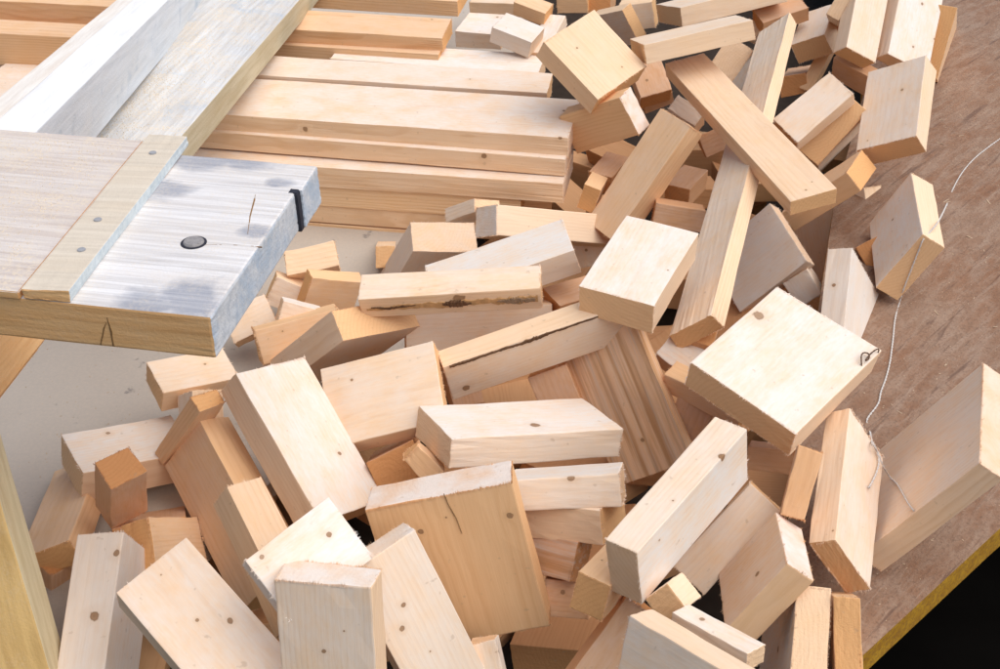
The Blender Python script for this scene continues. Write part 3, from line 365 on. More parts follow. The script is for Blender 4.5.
CORDS = [[(1.1095, 2.4011, -0.1726), (1.0438, 2.3341, -0.174), (0.9905, 2.2744, -0.1751), (0.9461, 2.2125, -0.1763), (0.9069, 2.1448, -0.1777), (0.8765, 2.084, -0.1788), (0.7494, 1.801, -0.0613), (0.7182, 1.7486, -0.0511), (0.7006, 1.7267, -0.0538), (0.6971, 1.7273, -0.0772), (0.6926, 1.728, -0.1128), (0.6879, 1.7288, -0.1491), (0.688, 1.735, -0.1856), (0.6682, 1.6868, -0.1865), (0.6494, 1.6291, -0.1877), (0.6285, 1.5686, -0.1888), (0.611, 1.5264, -0.1896), (0.5939, 1.4908, -0.1903), (0.5816, 1.461, -0.1909)], [(0.5526, 1.4368, -0.1914), (0.5551, 1.4226, -0.1916), (0.5526, 1.3946, -0.1922), (0.4909, 1.2247, -0.0709), (0.499, 1.2208, -0.0847), (0.5005, 1.2106, -0.0933), (0.4907, 1.1875, -0.094), (0.4723, 1.1545, -0.0888)], [(0.4912, 1.2262, -0.0704), (0.5011, 1.2229, -0.0865), (0.5081, 1.2131, -0.1024), (0.5254, 1.2237, -0.131), (0.5234, 1.1921, -0.1155), (0.519, 1.1574, -0.1017), (0.5152, 1.1282, -0.0905), (0.5124, 1.1003, -0.0783)]]

objs = {}
for i, (key, name, c, q, d, knots, label, grp, opt) in enumerate(PILE):
    o = timber(name, c, q, d, i * 7 + 3, knots=knots, mat={'stripe': M_STRIPE, 'grey': M_GREY, 'beam': M_BEAM}.get(opt.get('m')), tint=opt.get('tint'), fz=opt.get('fz', 1.0), nk=opt.get('nk', 1 if i % 4 == 0 else 0), lit_nap=opt.get('lit_nap', (.08, 0, .12)))
    tag(o, label, opt.get('cat', 'wood block'), grp, 'thing')
    objs[key] = o
# lower layer of the heap: offcuts one glimpses in the gaps
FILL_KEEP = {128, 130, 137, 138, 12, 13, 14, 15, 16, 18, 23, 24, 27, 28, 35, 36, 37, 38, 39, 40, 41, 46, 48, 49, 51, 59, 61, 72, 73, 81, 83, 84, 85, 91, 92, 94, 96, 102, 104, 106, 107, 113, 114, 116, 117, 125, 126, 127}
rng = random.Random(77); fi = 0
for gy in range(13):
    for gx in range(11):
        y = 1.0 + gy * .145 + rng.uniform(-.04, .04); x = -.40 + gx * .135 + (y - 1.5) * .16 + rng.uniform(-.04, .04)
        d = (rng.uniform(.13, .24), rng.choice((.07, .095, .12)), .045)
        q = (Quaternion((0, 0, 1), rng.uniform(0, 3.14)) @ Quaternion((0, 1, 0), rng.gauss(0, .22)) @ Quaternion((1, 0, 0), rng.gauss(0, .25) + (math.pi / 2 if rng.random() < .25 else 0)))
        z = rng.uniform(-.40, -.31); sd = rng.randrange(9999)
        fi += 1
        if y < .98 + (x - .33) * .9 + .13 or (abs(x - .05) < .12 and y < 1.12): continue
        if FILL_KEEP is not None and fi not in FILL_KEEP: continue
        o = timber('wood_block', (x, y, z), q, d, sd, tint=rng.choice([(.72, .54, .40), (.66, .48, .35), (.78, .62, .48)]), fz=.6)  # dark tints put the shade of the gaps into the wood colour
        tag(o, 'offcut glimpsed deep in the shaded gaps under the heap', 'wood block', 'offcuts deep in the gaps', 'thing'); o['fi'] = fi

# ------------------------------------------------------------------ setting
def sheet(name, pts, th, mats, kind='structure'):
    """a flat sheet: top polygon pts (counter-clockwise from above), thickness th; material 0 top/bottom, 1 edges"""
    bm = bmesh.new()
    t = [bm.verts.new(p) for p in pts]; u = [bm.verts.new((p[0], p[1], p[2] - th)) for p in pts]
    bm.faces.new(t); bm.faces.new(u[::-1])
    n = len(pts)
    for i in range(n):
        f = bm.faces.new((t[i], u[i], u[(i + 1) % n], t[(i + 1) % n])); f.material_index = 1
    bmesh.ops.recalc_face_normals(bm, faces=bm.faces[:])
    o = mesh_obj(name, bm, mats); tag(o, kind=kind); return o

def mat_panel():
    m, t, b = material('worn_particle_board', .8)
    mp = t.new('ShaderNodeMapping'); t.put(mp.inputs[0], t.new('ShaderNodeTexCoord').outputs['Object']); mp.inputs['Rotation'].default_value = (0, 0, R(-48))
    P = mp.outputs[0]
    big = t.noise(P, 4.5, 5, .62)
    st = t.noise(t.vmath('MULTIPLY', P, (9, 46, 1)), 1.0, 5, .68, .4)
    fine = t.noise(P, 210, 4, .75)
    vor = t.new('ShaderNodeTexVoronoi', feature='F1'); t.put(vor.inputs['Vector'], t.vmath('MULTIPLY', P, (28, 95, 1))); vor.inputs['Scale'].default_value = 1
    sepc = t.new('ShaderNodeSeparateColor'); t.put(sepc.inputs[0], vor.outputs['Color'])
    col = t.mix(t.ramp(big, [(.36, 0.0), (.64, 1.0)]), (.25, .12, .062), (.30, .185, .12))
    col = t.mix(t.math('MULTIPLY', t.ramp(st, [(.45, 0.0), (.60, 1.0)]), .7), col, (.345, .235, .165))
    col = t.mix(t.math('MULTIPLY', sepc.outputs[0], .42), col, (.20, .105, .06))
    mid = t.noise(P, 34, 5, .7)
    col = t.mix(t.math('MULTIPLY', t.ramp(mid, [(.48, 0.0), (.66, 1.0)]), .35), col, (.37, .265, .19))
    col = t.mix(t.math('MULTIPLY', t.ramp(fine, [(.50, 0.0), (.68, 1.0)]), .6), col, (.13, .075, .05))
    dk = t.noise(t.vmath('MULTIPLY', P, (5, 60, 1)), 1.0, 4, .65, .5)
    col = t.mix(t.math('MULTIPLY', t.ramp(dk, [(.58, 0.0), (.66, 1.0)]), .65), col, (.12, .065, .045))
    sc = t.noise(t.vmath('MULTIPLY', P, (11, 260, 1)), 1.0, 2, .5)
    col = t.mix(t.math('MULTIPLY', t.ramp(sc, [(.66, 0.0), (.70, 1.0)]), .15), col, (.48, .38, .30))
    t.put(b.inputs['Base Color'], col)
    bp = t.new('ShaderNodeBump'); bp.inputs['Strength'].default_value = .6; bp.inputs['Distance'].default_value = .003
    t.put(bp.inputs['Height'], t.math('ADD', fine, st)); t.put(b.inputs['Normal'], bp.outputs[0])
    return m
def mat_edge():
    m, t, b = material('yellow_painted_edge', .6)
    P = t.new('ShaderNodeTexCoord').outputs['Object']
    n = t.noise(P, 45, 5, .7); n2 = t.noise(P, 220, 3, .6)
    col = t.mix(t.ramp(n, [(.35, 0.0), (.6, 1.0)]), (.36, .17, .015), (.52, .28, .025))
    col = t.mix(t.math('MULTIPLY', t.ramp(n2, [(.42, 0.0), (.66, 1.0)]), .75), col, (.22, .10, .03))
    t.put(b.inputs['Base Color'], col); return m
def mat_floor():
    m, t, b = material('dusty_grey_floor', .8)
    P = t.new('ShaderNodeTexCoord').outputs['Object']
    a = t.noise(P, 7, 5, .6); f = t.noise(P, 190, 4, .7); s = t.noise(P, 33, 3, .6)
    col = t.mix(a, (.43, .36, .29), (.51, .44, .365))
    col = t.mix(t.math('MULTIPLY', t.ramp(f, [(.42, 0.0), (.66, 1.0)]), .28), col, (.60, .49, .37))
    col = t.mix(t.math('MULTIPLY', t.ramp(s, [(.66, 0.0), (.74, 1.0)]), .6), col, (.12, .11, .11))
    t.put(b.inputs['Base Color'], col); return m
M_PANEL = mat_panel(); M_EDGE = mat_edge(); M_FLOOR = mat_floor()
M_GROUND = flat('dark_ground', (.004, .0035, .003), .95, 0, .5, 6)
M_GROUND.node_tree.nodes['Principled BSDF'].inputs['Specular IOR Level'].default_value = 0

EXPOSURE = 1.1
M_PIT = flat('gap_shade_brown', (.035, .022, .014), .95, 0, .5, 40)
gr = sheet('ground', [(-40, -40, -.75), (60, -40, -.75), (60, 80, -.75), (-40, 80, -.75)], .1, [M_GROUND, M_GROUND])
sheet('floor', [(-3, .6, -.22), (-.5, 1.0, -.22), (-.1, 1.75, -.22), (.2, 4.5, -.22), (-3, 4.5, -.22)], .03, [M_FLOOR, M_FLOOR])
sheet('gap_backing', [(-.5, 1.0, -.46), (.33, .885, -.46), (.5, 1.2, -.46), (1.2, 3.4, -.46), (1.4, 6, -.46), (-.3, 6, -.46)], .03, [M_PIT, M_PIT])  # added backing under the heap, its colour set to the dark of shaded gaps
PANEL = ((.33, .88), (.674, 1.19), (3, 3.2), (3, 5), (1.0, 5), (1.02, 3.3), (.84, 2.6), (.66, 2.1), (.54, 1.7), (.44, 1.36), (.37, 1.13))
PZ = lambda y: -.2 + (y - 1.1) * .02
sheet('panel_floor', [(p[0], p[1], PZ(p[1])) for p in PANEL], .046, [M_PANEL, M_EDGE])

# ------------------------------------------------------------------ the workbench, upper left: one thing with its parts
def mat_top(name, base, dark, blue, bluecol=(.22, .25, .33), lines=230, dust=.3, spots=None):
    m, t, b = material(name, .75)
    P = t.new('ShaderNodeTexCoord').outputs['Object']
    f = t.noise(t.vmath('MULTIPLY', P, (7, lines, lines)), 1.0, 4, .65, .3)
    g = t.noise(t.vmath('MULTIPLY', P, (3, 26, 26)), 1.0, 4, .6, .6)
    col = t.mix(t.ramp(f, [(.40, 0.0), (.72, 1.0)]), base, dark)
    col = t.mix(t.math('MULTIPLY', t.ramp(g, [(.45, 0.0), (.7, 1.0)]), .45), col, (dark[0] * 1.1, dark[1] * 1.02, dark[2] * .92))
    if blue:
        n = t.noise(t.vmath('MULTIPLY', P, (9, 13, 13)), 1.0, 5, .62, .5)
        lo, hi = blue
        if spots:
            mk = None
            for x, y, r in spots:
                dd = t.math('SUBTRACT', 1.0, t.math('DIVIDE', t.vmath('LENGTH', t.vmath('MULTIPLY', t.vmath('SUBTRACT', P, (x, y, 0)), (1, 1.3, 0))), r), clamp=True)
                mk = dd if mk is None else t.math('MAXIMUM', mk, dd)
            n = t.math('MULTIPLY_ADD', mk, .42, t.math('MULTIPLY_ADD', n, .75, -.05))
        col = t.mix(t.math('MULTIPLY', t.ramp(n, [(lo, 0.0), (hi, 1.0)]), t.math('MULTIPLY_ADD', f, .8, .35)), col, bluecol)
    d = t.noise(P, 300, 3, .7); d2 = t.noise(P, 22, 4, .6)
    col = t.mix(t.math('MULTIPLY', t.math('MULTIPLY', t.ramp(d, [(.45, 0.0), (.6, 1.0)]), t.ramp(d2, [(.42, 0.0), (.62, 1.0)])), dust), col, (.70, .58, .43))
    t.put(b.inputs['Base Color'], col)
    bp = t.new('ShaderNodeBump'); bp.inputs['Strength'].default_value = .4; bp.inputs['Distance'].default_value = .0015
    t.put(bp.inputs['Height'], t.math('ADD', f, d)); t.put(b.inputs['Normal'], bp.outputs[0])
    return m
M_TOP = mat_top('bleached_bench_board', (.74, .71, .685), (.50, .465, .44), (.46, .60), (.27, .28, .32), spots=[(-.235, -.10, .075), (-.118, .105, .06), (-.20, -.115, .06), (-.25, .03, .03)])
M_TOP2 = mat_top('bleached_rear_board', (.74, .71, .685), (.50, .465, .44), (.46, .60), (.27, .28, .32), spots=[(-.13, .025, .07), (-.19, .028, .06), (-.235, -.02, .03)])
M_ENDB = mat_top('blue_stained_board_end', (.64, .65, .66), (.42, .45, .49), (.48, .64), (.38, .46, .55), 120, .2)
M_FRONT = mat_top('yellowed_board_edge', (.82, .48, .21), (.68, .35, .13), None, lines=120, dust=.1)
M_OVER = mat_top('dusty_beige_board', (.66, .59, .53), (.48, .40, .35), None, lines=160, dust=.75)
M_BATTEN = mat_top('grey_beige_batten', (.66, .57, .45), (.54, .46, .36), None, lines=140, dust=.1)
M_BSIDE = mat_top('pale_batten_side', (.62, .66, .66), (.44, .50, .53), None, lines=140, dust=.0)
M_WHITE = mat_top('pale_rail_wood', (.82, .81, .79), (.70, .69, .68), None, lines=110, dust=.1)
M_WHITEB = mat_top('bluish_rail_side', (.74, .76, .78), (.60, .63, .66), (.56, .7), (.44, .50, .56), 110, .15)
M_CREAM = mat_top('cream_rail_wood', (.78, .73, .66), (.66, .58, .50), None, lines=110, dust=.1)
M_PLANK = mat_top('sawdusty_plank', (.66, .65, .63), (.46, .44, .42), (.60, .72), (.40, .46, .52), 150, .9)
M_PEDGE = mat_top('yellow_grey_plank_edge', (.58, .50, .34), (.46, .37, .22), None, lines=100, dust=.2)
M_LEG = mat_top('weathered_yellow_leg', (.70, .45, .17), (.48, .29, .10), (.60, .68), (.05, .05, .06), 60, .2)
M_LEGE = mat_top('weathered_leg_edge', (.68, .56, .34), (.52, .40, .22), (.66, .74), (.10, .10, .10), 70, .2)
M_STEEL = flat('dull_steel', (.36, .35, .35), .45, .15, .3, 200)
M_BLACK = flat('dull_black', (.03, .03, .04), .85, 0, .4, 150)
M_SOFTCRACK = flat('brown_check', (.24, .13, .05), .95, 0, .4, 300)
M_BOLT = flat('worn_bolt', (.30, .275, .26), .6, .1, .4, 260)
M_CRACK = flat('dark_crack', (.06, .04, .03), .95, 0, .3, 300)

TC, TQ, TD = BENCH['t1']
bench = link(bpy.data.objects.new('workbench', None)); bench.location = (TC[0], TC[1], -.22)
tag(bench, 'bleached blue-stained workbench with bolted top and long sawing rail', 'workbench')
bench_inv = Matrix.Translation(-bench.location)
def part(name, c, q, d, mats, pick, parent=bench, seed=1, bev=.0016, jit=.0012, cut=None):
    """a board of the bench; pick(normal) gives the material slot"""
    rng = random.Random(seed); bm = box_bm(d, rng, bev, jit)
    bm.normal_update()
    for f in bm.faces: f.material_index = pick(f.normal)
    o = mesh_obj(name, bm, mats, parent); o.rotation_mode = 'QUATERNION'; o.rotation_quaternion = q
    o.location = Vector(c) - bench.location; return o
def in_top(p): return tuple(Vector(TC) + Quaternion(TQ) @ Vector(p))
H0 = -TD[2] / 2                                   # local z of the top face (z points down in the board's frame)
# tabletop board; its right end is notched by a slot, filled black for its shade; it is two lengths of board side by side
def slot_top(n): return 0 if n.z < -.6 else (1 if n.y < -.6 else (2 if n.x < -.6 else 1))
ytop, ycut = TD[1] / 2, .098
tb = part('tabletop', in_top((.0025, (-ytop + ycut) / 2, 0)), TQ, (TD[0] - .005, ytop + ycut, TD[2]), [M_TOP, M_FRONT, M_ENDB], slot_top, seed=3, bev=.004, jit=.001)
tb2 = part('rear_board', in_top((0, (ytop + ycut + .001) / 2, .0008)), TQ, (TD[0], ytop - ycut - .001, TD[2]), [M_TOP2, M_ENDB, M_ENDB], slot_top, seed=4, bev=.0025)
def sub(name, bm, mat, parent, p=(0, 0, 0)):
    """a small mesh given in the tabletop frame, parented to one of its boards"""
    o = mesh_obj(name, bm, mat, parent)
    o.location = Quaternion(TQ).inverted() @ (Vector(in_top(p)) - (Vector(parent.location) + bench.location)); return o
def cyl(r, h, seg=28, dome=0.0):
    bm = bmesh.new(); bmesh.ops.create_cone(bm, cap_ends=True, segments=seg, radius1=r * (1 - dome), radius2=r, depth=h)
    bmesh.ops.bevel(bm, geom=[e for e in bm.edges if len(e.link_faces) == 2 and any(len(f.verts) > 6 for f in e.link_faces)], offset=min(h, r) * .22, segments=2, affect='EDGES')
    return bm
ring = cyl(.0132, .0016); sub('washer', ring, M_BLACK, tb, (-.1948, -.0325, H0 - .0004))
sub('bolt_head', cyl(.0112, .0034, 28, .12), M_BOLT, tb, (-.1948, -.0325, H0 - .0014))
bmk = bmesh.new()
def addbox(bm, x0, x1, y0, y1, z0, z1):
    r = bmesh.ops.create_cube(bm, size=1.0)
    for v in r['verts']: v.co = Vector(((x0 + x1) / 2 + v.co.x * (x1 - x0), (y0 + y1) / 2 + v.co.y * (y1 - y0), (z0 + z1) / 2 + v.co.z * (z1 - z0)))
addbox(bmk, -TD[0] / 2 + .0012, -TD[0] / 2 + .006, ycut - .0125, ycut - .001, H0 + .0004, TD[2] / 2 + .001)
addbox(bmk, -TD[0] / 2 + .002, -TD[0] / 2 + .012, ycut - .011, ycut - .0008, H0 - .0008, H0 + .002)
for v in bmk.verts:
    if v.co.z > 0: v.co.y += .0035
bmesh.ops.bevel(bmk, geom=bmk.edges[:], offset=.0007, segments=2, affect='EDGES')
sub('dark_slot_inset', bmk, M_BLACK, tb)  # black inset standing in for the shaded slot and dark stain above it
def ribbon(pts, widths, axis, lift, th=.0006, seed=0, wob=.25):
    """a thin raised or sunken-looking strip along pts lying on a face whose outward normal is axis"""
    rng = random.Random(seed); bm = bmesh.new(); ax = Vector(axis); P = [Vector(p) for p in pts]
    fine = []; 
    for i in range(len(P) - 1):
        for k in range(14): fine.append((P[i].lerp(P[i + 1], k / 14), widths[i] + (widths[i + 1] - widths[i]) * k / 14))
    fine.append((P[-1], widths[-1])); rows = []; wa = wb = 0.0
    for i, (p, w) in enumerate(fine):
        d = (fine[min(i + 1, len(fine) - 1)][0] - fine[max(i - 1, 0)][0]).normalized(); s = d.cross(ax).normalized()
        wa = wa * .6 + rng.uniform(-wob, wob) * .7; wb = wb * .6 + rng.uniform(-wob, wob) * .7; a, b_ = w * max(.15, 1 + wa) / 2, w * max(.15, 1 + wb) / 2
        h = lift + th * rng.uniform(.6, 1.3)
        rows.append([bm.verts.new(p + s * a + ax * (lift * .2 - .0008)), bm.verts.new(p + s * a * .8 + ax * h), bm.verts.new(p - s * b_ * .8 + ax * h), bm.verts.new(p - s * b_ + ax * (lift * .2 - .0008))])
    for r0, r1 in zip(rows, rows[1:]):
        for k in range(3): bm.faces.new((r0[k], r1[k], r1[k + 1], r0[k + 1]))
    bmesh.ops.recalc_face_normals(bm, faces=bm.faces[:])
    return bm
sub('split', ribbon([(-.221, .078, H0), (-.224, .066, H0), (-.232, .03, H0), (-.2425, -.006, H0)], [.0004, .0020, .0016, .0005], (0, 0, -1), .0003, .0003, 2), M_SOFTCRACK, tb)
sub('split', ribbon([(-.197, -.036, H0), (-.23, -.030, H0), (-.2655, -.028, H0)], [.0004, .0011, .0008], (0, 0, -1), .0002, .0002, 3), M_SOFTCRACK, tb)
YF = -TD[1] / 2
sub('split', ribbon([(-.156, YF, -.006), (-.152, YF, .002), (-.145, YF, .021)], [.0004, .0016, .0012], (0, -1, 0), .0002, .0002, 5), M_SOFTCRACK, tb)
sub('split', ribbon([(-.158, YF, -.012), (-.159, YF, .004), (-.158, YF, .021)], [.0006, .0024, .0018], (0, -1, 0), .0002, .0002, 6), M_SOFTCRACK, tb)
# dusty board laid over the left half, and the batten screwed along its edge
bmc = bmesh.new(); cpts = [(-.0745, -.1615), (-.0535, .168), (.245, .168), (.245, -.1615)]
up_ = [bmc.verts.new((x, y, H0 - .0085)) for x, y in cpts]; dn_ = [bmc.verts.new((x, y, H0 - .0004)) for x, y in cpts]
bmc.faces.new(up_); bmc.faces.new(dn_[::-1])
for k in range(4): bmc.faces.new((up_[k], dn_[k], dn_[(k + 1) % 4], up_[(k + 1) % 4]))
bmesh.ops.recalc_face_normals(bmc, faces=bmc.faces[:]); bmesh.ops.bevel(bmc, geom=bmc.edges[:], offset=.0009, segments=2, affect='EDGES'); bmc.normal_update()
for f in bmc.faces: f.material_index = 0 if f.normal.z < -.6 else 1
cov = mesh_obj('cover_board', bmc, [M_OVER, M_FRONT], bench); cov.rotation_mode = 'QUATERNION'; cov.rotation_quaternion = TQ; cov.location = Vector(TC) - bench.location
bt_a, bt_b = Vector((-.101, -.1585, 0)), Vector((-.080, .180, 0)); bd = bt_b - bt_a
bq = Quaternion(TQ) @ Quaternion((0, 0, 1), math.atan2(bd.y, bd.x) - math.pi / 2)
bat = part('batten', in_top(((bt_a.x + bt_b.x) / 2, (bt_a.y + bt_b.y) / 2, H0 - .0062)), bq, (.047, bd.length, .012), [M_BATTEN, M_BSIDE, M_FRONT], lambda n: 0 if n.z < -.6 else (1 if n.x < -.5 else 2), seed=9, bev=.0012)
for sx, sy in ((-.1014, -.0847), (-.0900, -.025), (-.082, .1311)):
    o = mesh_obj('screw', cyl(.0042, .002, 18), M_STEEL, bat)
    o.location = bq.inverted() @ (Vector(in_top((sx, sy, H0 - .0128))) - (Vector(bat.location) + bench.location))
# sawing rail: two timbers side by side, and the dusty plank beside it
wc, wq, wd = BENCH['w1']; wq = Quaternion(wq)
def along(c, q, off): return tuple(Vector(c) + q @ Vector(off))
zs = wd[2]; split = .36
part('rail_timber', along(wc, wq, (0, 0, zs / 2 - zs * split / 2)), wq, (wd[0], wd[1] - .002, zs * split - .0015), [M_CREAM], lambda n: 0, seed=11, bev=.002)
part('rail_timber', along(wc, wq, (0, 0, -zs / 2 + zs * (1 - split) / 2)), wq, (wd[0], wd[1], zs * (1 - split)), [M_WHITE, M_WHITEB], lambda n: 1 if n.z < -.6 else 0, seed=12, bev=.002)
pc, pq, pd = BENCH['w2']; pq = Quaternion(pq)
plank = part('plank', pc, pq, pd, [M_PLANK, M_PEDGE], lambda n: 0 if n.z > .6 else 1, seed=13, bev=.002)
lc, lq, ld = BENCH['leg']
nv = Quaternion(lq).inverted() @ Vector((0, -.8, .6))
thin = min(range(3), key=lambda k: ld[k])
part('leg', lc, lq, ld, [M_LEG, M_LEGE], lambda n: 1 if abs(n[thin]) < .6 else 0, seed=14, bev=.0025)
part('brace', *BENCH['brace'], [M_FRONT], lambda n: 0, seed=15, bev=.0025)
# sawdust: loose flakes on the plank and the cover board
rng = random.Random(5); bm = bmesh.new()
def flake(p, n, s):
    t_ = Vector((rng.uniform(-1, 1), rng.uniform(-1, 1), rng.uniform(-1, 1))).cross(n).normalized(); u_ = n.cross(t_)
    a = bm.verts.new(p + t_ * s); b_ = bm.verts.new(p - t_ * s * .6 + u_ * s * .5); c_ = bm.verts.new(p - t_ * s * .5 - u_ * s * .6); d_ = bm.verts.new(p + n * s * rng.uniform(.4, 1.0))
    for f in ((a, b_, d_), (b_, c_, d_), (c_, a, d_)): bm.faces.new(f)
for k in range(9000):
    v = min(1, abs(rng.gauss(0, .42))); p = Vector(pc) + pq @ Vector((rng.uniform(-.52, .45) * pd[0], (.30 - v * .75) * pd[1], pd[2] / 2))
    flake(p, pq @ Vector((0, 0, 1)), rng.uniform(.0004, .0014))
for k in range(4500):
    p = Vector(in_top((rng.uniform(-.04, .2), rng.uniform(-.14, .15), H0 - .0086))); flake(p, Vector((0, 0, 1)), rng.uniform(.0003, .001))
M_DUST = flat('sawdust_flakes', (.74, .60, .42), .9, 0, .2, 90)
tag(mesh_obj('sawdust', bm, M_DUST), kind='stuff')

# ------------------------------------------------------------------ marks on single blocks: bark, resin, cracks, a wire staple
M_WANE = flat('orange_brown_wane', (.50, .28, .12), .8, 0, .45, 130); M_GREYBARK = flat('grey_brown_bark', (.26, .17, .10), .9, 0, .5, 200)
def on_block(key, name, bm, mat): return mesh_obj(name, bm, mat, objs[key])
d = [p for p in PILE if p[0] == 'b78'][0][4]; yf = -d[1] / 2
on_block('b78', 'bark', ribbon([(.125, yf, .003), (.08, yf, .001), (.03, yf, .001), (-.03, yf, .000), (-.08, yf, .001), (-.1275, yf, .000)], [.004, .009, .011, .013, .014, .013], (0, -1, 0), .0005, .0006, 1, .5), M_WANE)
on_block('b78', 'bark', ribbon([(.118, yf, -.002), (.09, yf, .001), (.07, yf, -.001), (.052, yf, -.002)], [.001, .004, .003, .001], (0, -1, 0), .0012, .001, 4, .9), M_BARK)
on_block('b78', 'bark', ribbon([(.012, yf, -.001), (.000, yf, .000), (-.016, yf, .001), (-.03, yf, .000)], [.003, .010, .012, .003], (0, -1, 0), .0013, .0016, 2, .5), M_BARK)
on_block('b78', 'bark', ribbon([(-.068, yf, .000), (-.085, yf, .001), (-.105, yf, .000), (-.124, yf, .001)], [.002, .008, .009, .007], (0, -1, 0), .0012, .0012, 3, .8), M_GREYBARK)
d = [p for p in PILE if p[0] == 'b80'][0][4]; zf = d[2] / 2; yt = -d[1] / 2
on_block('b80', 'bark_seam', ribbon([(.131, yt + .002, zf), (.09, yt + .003, zf), (.045, yt + .0035, zf), (.01, yt + .005, zf), (-.02, yt + .003, zf), (-.07, yt + .003, zf), (-.118, yt + .003, zf)], [.005, .0035, .0035, .008, .0035, .004, .0015], (0, 0, 1), .0006, .0012, 4, .5), M_BARK)
d = [p for p in PILE if p[0] == 'b14'][0][4]; zf = -d[2] / 2
on_block('b14', 'crack', ribbon([(-.106, -.0068, zf), (-.09, -.0082, zf), (-.07, -.0125, zf), (-.048, -.014, zf)], [.0011, .0008, .0007, .0003], (0, 0, -1), .0002, .0002, 7), M_SOFTCRACK)
def tube(name, pts, r, mat, parent=None, n=7, sub=6):
    """a round wire or cord swept along a smoothed polyline, as one mesh"""
    P = [Vector(p) for p in pts]; Q = []
    for i in range(len(P) - 1):
        a, b_, c_, e_ = P[max(i - 1, 0)], P[i], P[i + 1], P[min(i + 2, len(P) - 1)]
        for k in range(sub):
            u = k / sub
            Q.append(.5 * ((2 * b_) + (c_ - a) * u + (2 * a - 5 * b_ + 4 * c_ - e_) * u * u + (3 * b_ - a - 3 * c_ + e_) * u ** 3))
    Q.append(P[-1]); bm = bmesh.new(); rings = []; nrm = None
    for i, q in enumerate(Q):
        t_ = (Q[min(i + 1, len(Q) - 1)] - Q[max(i - 1, 0)]).normalized()
        nrm = t_.orthogonal().normalized() if nrm is None else (nrm - t_ * nrm.dot(t_)).normalized()
        bn = t_.cross(nrm); rr = r * (1 + .18 * math.sin(i * 2.1))
        rings.append([bm.verts.new(q + (nrm * math.cos(6.2832 * k / n) + bn * math.sin(6.2832 * k / n)) * rr) for k in range(n)])
    for a, b_ in zip(rings, rings[1:]):
        for k in range(n): bm.faces.new((a[k], a[(k + 1) % n], b_[(k + 1) % n], b_[k])).smooth = True
    bm.faces.new(rings[0][::-1]); bm.faces.new(rings[-1])
    return mesh_obj(name, bm, mat, parent)
M_RUST = flat('rusty_wire', (.13, .07, .04), .7, .3, .4, 300)
z0 = [p for p in PILE if p[0] == 'b40'][0][4][2] / 2
tube('wire_staple', [(.060, -.079, z0 - .002), (.061, -.076, z0 + .004), (.068, -.071, z0 + .007), (.076, -.071, z0 + .006), (.080, -.076, z0 + .004), (.074, -.080, z0 + .003), (.066, -.079, z0 + .005), (.078, -.0785, z0 + .008), (.092, -.0795, z0 + .007), (.097, -.0815, z0 + .004), (.0975, -.082, z0 - .006)], .0010, M_RUST, objs['b40'])
# ------------------------------------------------------------------ strings
M_CORD = flat('white_twine', (.62, .57, .52), .85, 0, .12, 600)
def cord(pts, r, label, fray=0):
    """two-ply twisted twine: two strands wound round each other, with loose fibres"""
    rng = random.Random(len(pts)); P = [Vector(p) for p in pts]; Q = []
    for i in range(len(P) - 1):
        a, b_, c_, e_ = P[max(i - 1, 0)], P[i], P[i + 1], P[min(i + 2, len(P) - 1)]
        m = max(4, int((c_ - b_).length / .0022))
        for k in range(m):
            u = k / m
            Q.append(.5 * ((2 * b_) + (c_ - a) * u + (2 * a - 5 * b_ + 4 * c_ - e_) * u * u + (3 * b_ - a - 3 * c_ + e_) * u ** 3))
    Q.append(P[-1]); bm = bmesh.new(); N = 6; side = None; frames = []
    for i, q in enumerate(Q):
        t_ = (Q[min(i + 1, len(Q) - 1)] - Q[max(i - 1, 0)]).normalized()
        side = t_.orthogonal().normalized() if side is None else (side - t_ * side.dot(t_)).normalized()
        frames.append((q, side.copy(), t_.cross(side)))
    for ply in (0, math.pi):
        rings = []
        for i, (q, u_, v_) in enumerate(frames):
            a = i * .9 + ply; c0 = q + (u_ * math.cos(a) + v_ * math.sin(a)) * r * .55; rr = r * .62 * rng.uniform(.8, 1.15)
            rings.append([bm.verts.new(c0 + (u_ * math.cos(6.2832 * k / N) + v_ * math.sin(6.2832 * k / N)) * rr) for k in range(N)])
        for a, b_ in zip(rings, rings[1:]):
            for k in range(N): bm.faces.new((a[k], a[(k + 1) % N], b_[(k + 1) % N], b_[k])).smooth = True
    for k in range(int(len(Q) * .35) + fray):
        q, u_, v_ = frames[rng.randrange(len(frames))] if k >= fray else frames[-1 - rng.randrange(min(10, len(frames)))]
        L = rng.uniform(.002, .006) * (2.2 if k < fray else 1); d_ = (u_ * rng.uniform(-1, 1) + v_ * rng.uniform(-1, 1)).normalized()
        w_ = d_.orthogonal().normalized() * .0002; e_ = q + d_ * L + Vector((0, 0, -.3 * L))
        bm.faces.new([bm.verts.new(p) for p in (q - w_, q + w_, e_)])
    o = mesh_obj('string', bm, M_CORD); tag(o, label, 'string'); return o
cord(CORDS[0] + CORDS[1][1:], .0013, 'thin off-white string running over the tilted block to the upright pale stud', 14)
cord(CORDS[2], .0010, 'loose frayed thread lying on the big pinkish tan block', 10)
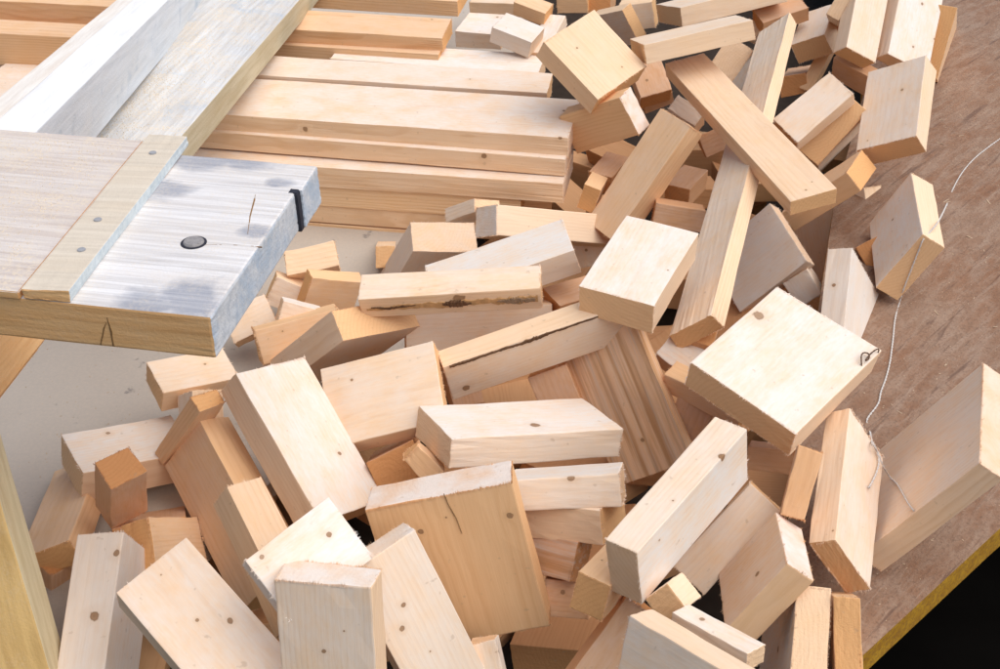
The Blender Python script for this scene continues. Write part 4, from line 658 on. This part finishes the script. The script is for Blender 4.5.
# ------------------------------------------------------------------ chips and sawdust fallen on the boards
rng = random.Random(21); bm = bmesh.new()
def chip(p, L, w):
    a = rng.uniform(0, 6.28); dx = Vector((math.cos(a), math.sin(a), rng.uniform(-.1, .25))); dy = Vector((-math.sin(a), math.cos(a), 0)); dz = Vector((0, 0, 1))
    vs = [bm.verts.new(p + dx * L * sx + dy * w * sy * (1 if sx < 0 else .5) + dz * h) for h in (0.0002, w * .6) for sx, sy in ((-1, -1), (1, -1), (1, 1), (-1, 1))]
    for f in ((0, 3, 2, 1), (4, 5, 6, 7), (0, 1, 5, 4), (1, 2, 6, 5), (2, 3, 7, 6), (3, 0, 4, 7)): bm.faces.new([vs[i] for i in f])
for k in range(420):
    u = rng.random(); e = abs(rng.gauss(0, .16))
    y = 1.0 + u * 1.7; x = .30 + (y - .9) * .42 + .02 + e
    if y < .87 + (x - .33) * .9 + .02: continue
    big = rng.random() < .07
    chip(Vector((x, y, PZ(y))), rng.uniform(.003, .010) if big else rng.uniform(.0005, .0018), rng.uniform(.0006, .0016) if big else rng.uniform(.0004, .001))
for k in range(420):
    x = rng.uniform(-.85, -.2); y = rng.uniform(1.15, 2.1)
    if y < 1.0 + (x + .5) * 1.9 + .02: continue
    big = rng.random() < .05
    chip(Vector((x, y, -.22)), rng.uniform(.003, .009) if big else rng.uniform(.0005, .0018), rng.uniform(.0006, .0014) if big else rng.uniform(.0004, .001))
tag(mesh_obj('wood_chips', bm, flat('dull_wood_chips', (.50, .36, .24), .9, 0, .35, 90)), kind='stuff')


# ------------------------------------------------------------------ light, camera
w = bpy.data.worlds.new('World'); S.world = w; w.use_nodes = True
nt = w.node_tree; sky = nt.nodes.new('ShaderNodeTexSky'); sky.sky_type = 'NISHITA'; sky.sun_disc = False
SUN_EL, SUN_AZ = R(62), R(112)          # azimuth measured from +y (ahead of the camera) towards +x
sky.sun_elevation = SUN_EL; sky.sun_rotation = SUN_AZ
sky.dust_density = 2.0; sky.air_density = 1.0
nt.links.new(sky.outputs[0], nt.nodes['Background'].inputs[0]); nt.nodes['Background'].inputs[1].default_value = .06
sl = bpy.data.lights.new('sun', 'SUN'); sl.energy = 1.5; sl.angle = R(90); sl.color = (1, .98, .955)
so = link(bpy.data.objects.new('sun', sl))
dv = Vector((math.sin(SUN_AZ) * math.cos(SUN_EL), math.cos(SUN_AZ) * math.cos(SUN_EL), math.sin(SUN_EL)))
so.rotation_mode = 'QUATERNION'; so.rotation_quaternion = dv.to_track_quat('Z', 'Y'); so.location = dv * 5
cam = bpy.data.cameras.new('camera'); cam.sensor_width = 36; cam.lens = 43.2; cam.clip_start = .02; cam.clip_end = 500
co = link(bpy.data.objects.new('camera', cam)); co.location = (0, 0, .943); co.rotation_euler = (R(55.5), 0, 0)
S.camera = co
S.view_settings.view_transform = 'Standard'; S.view_settings.look = 'None'; S.view_settings.exposure = EXPOSURE; S.view_settings.gamma = 1
S.cycles.max_bounces = 10; S.cycles.diffuse_bounces = 8
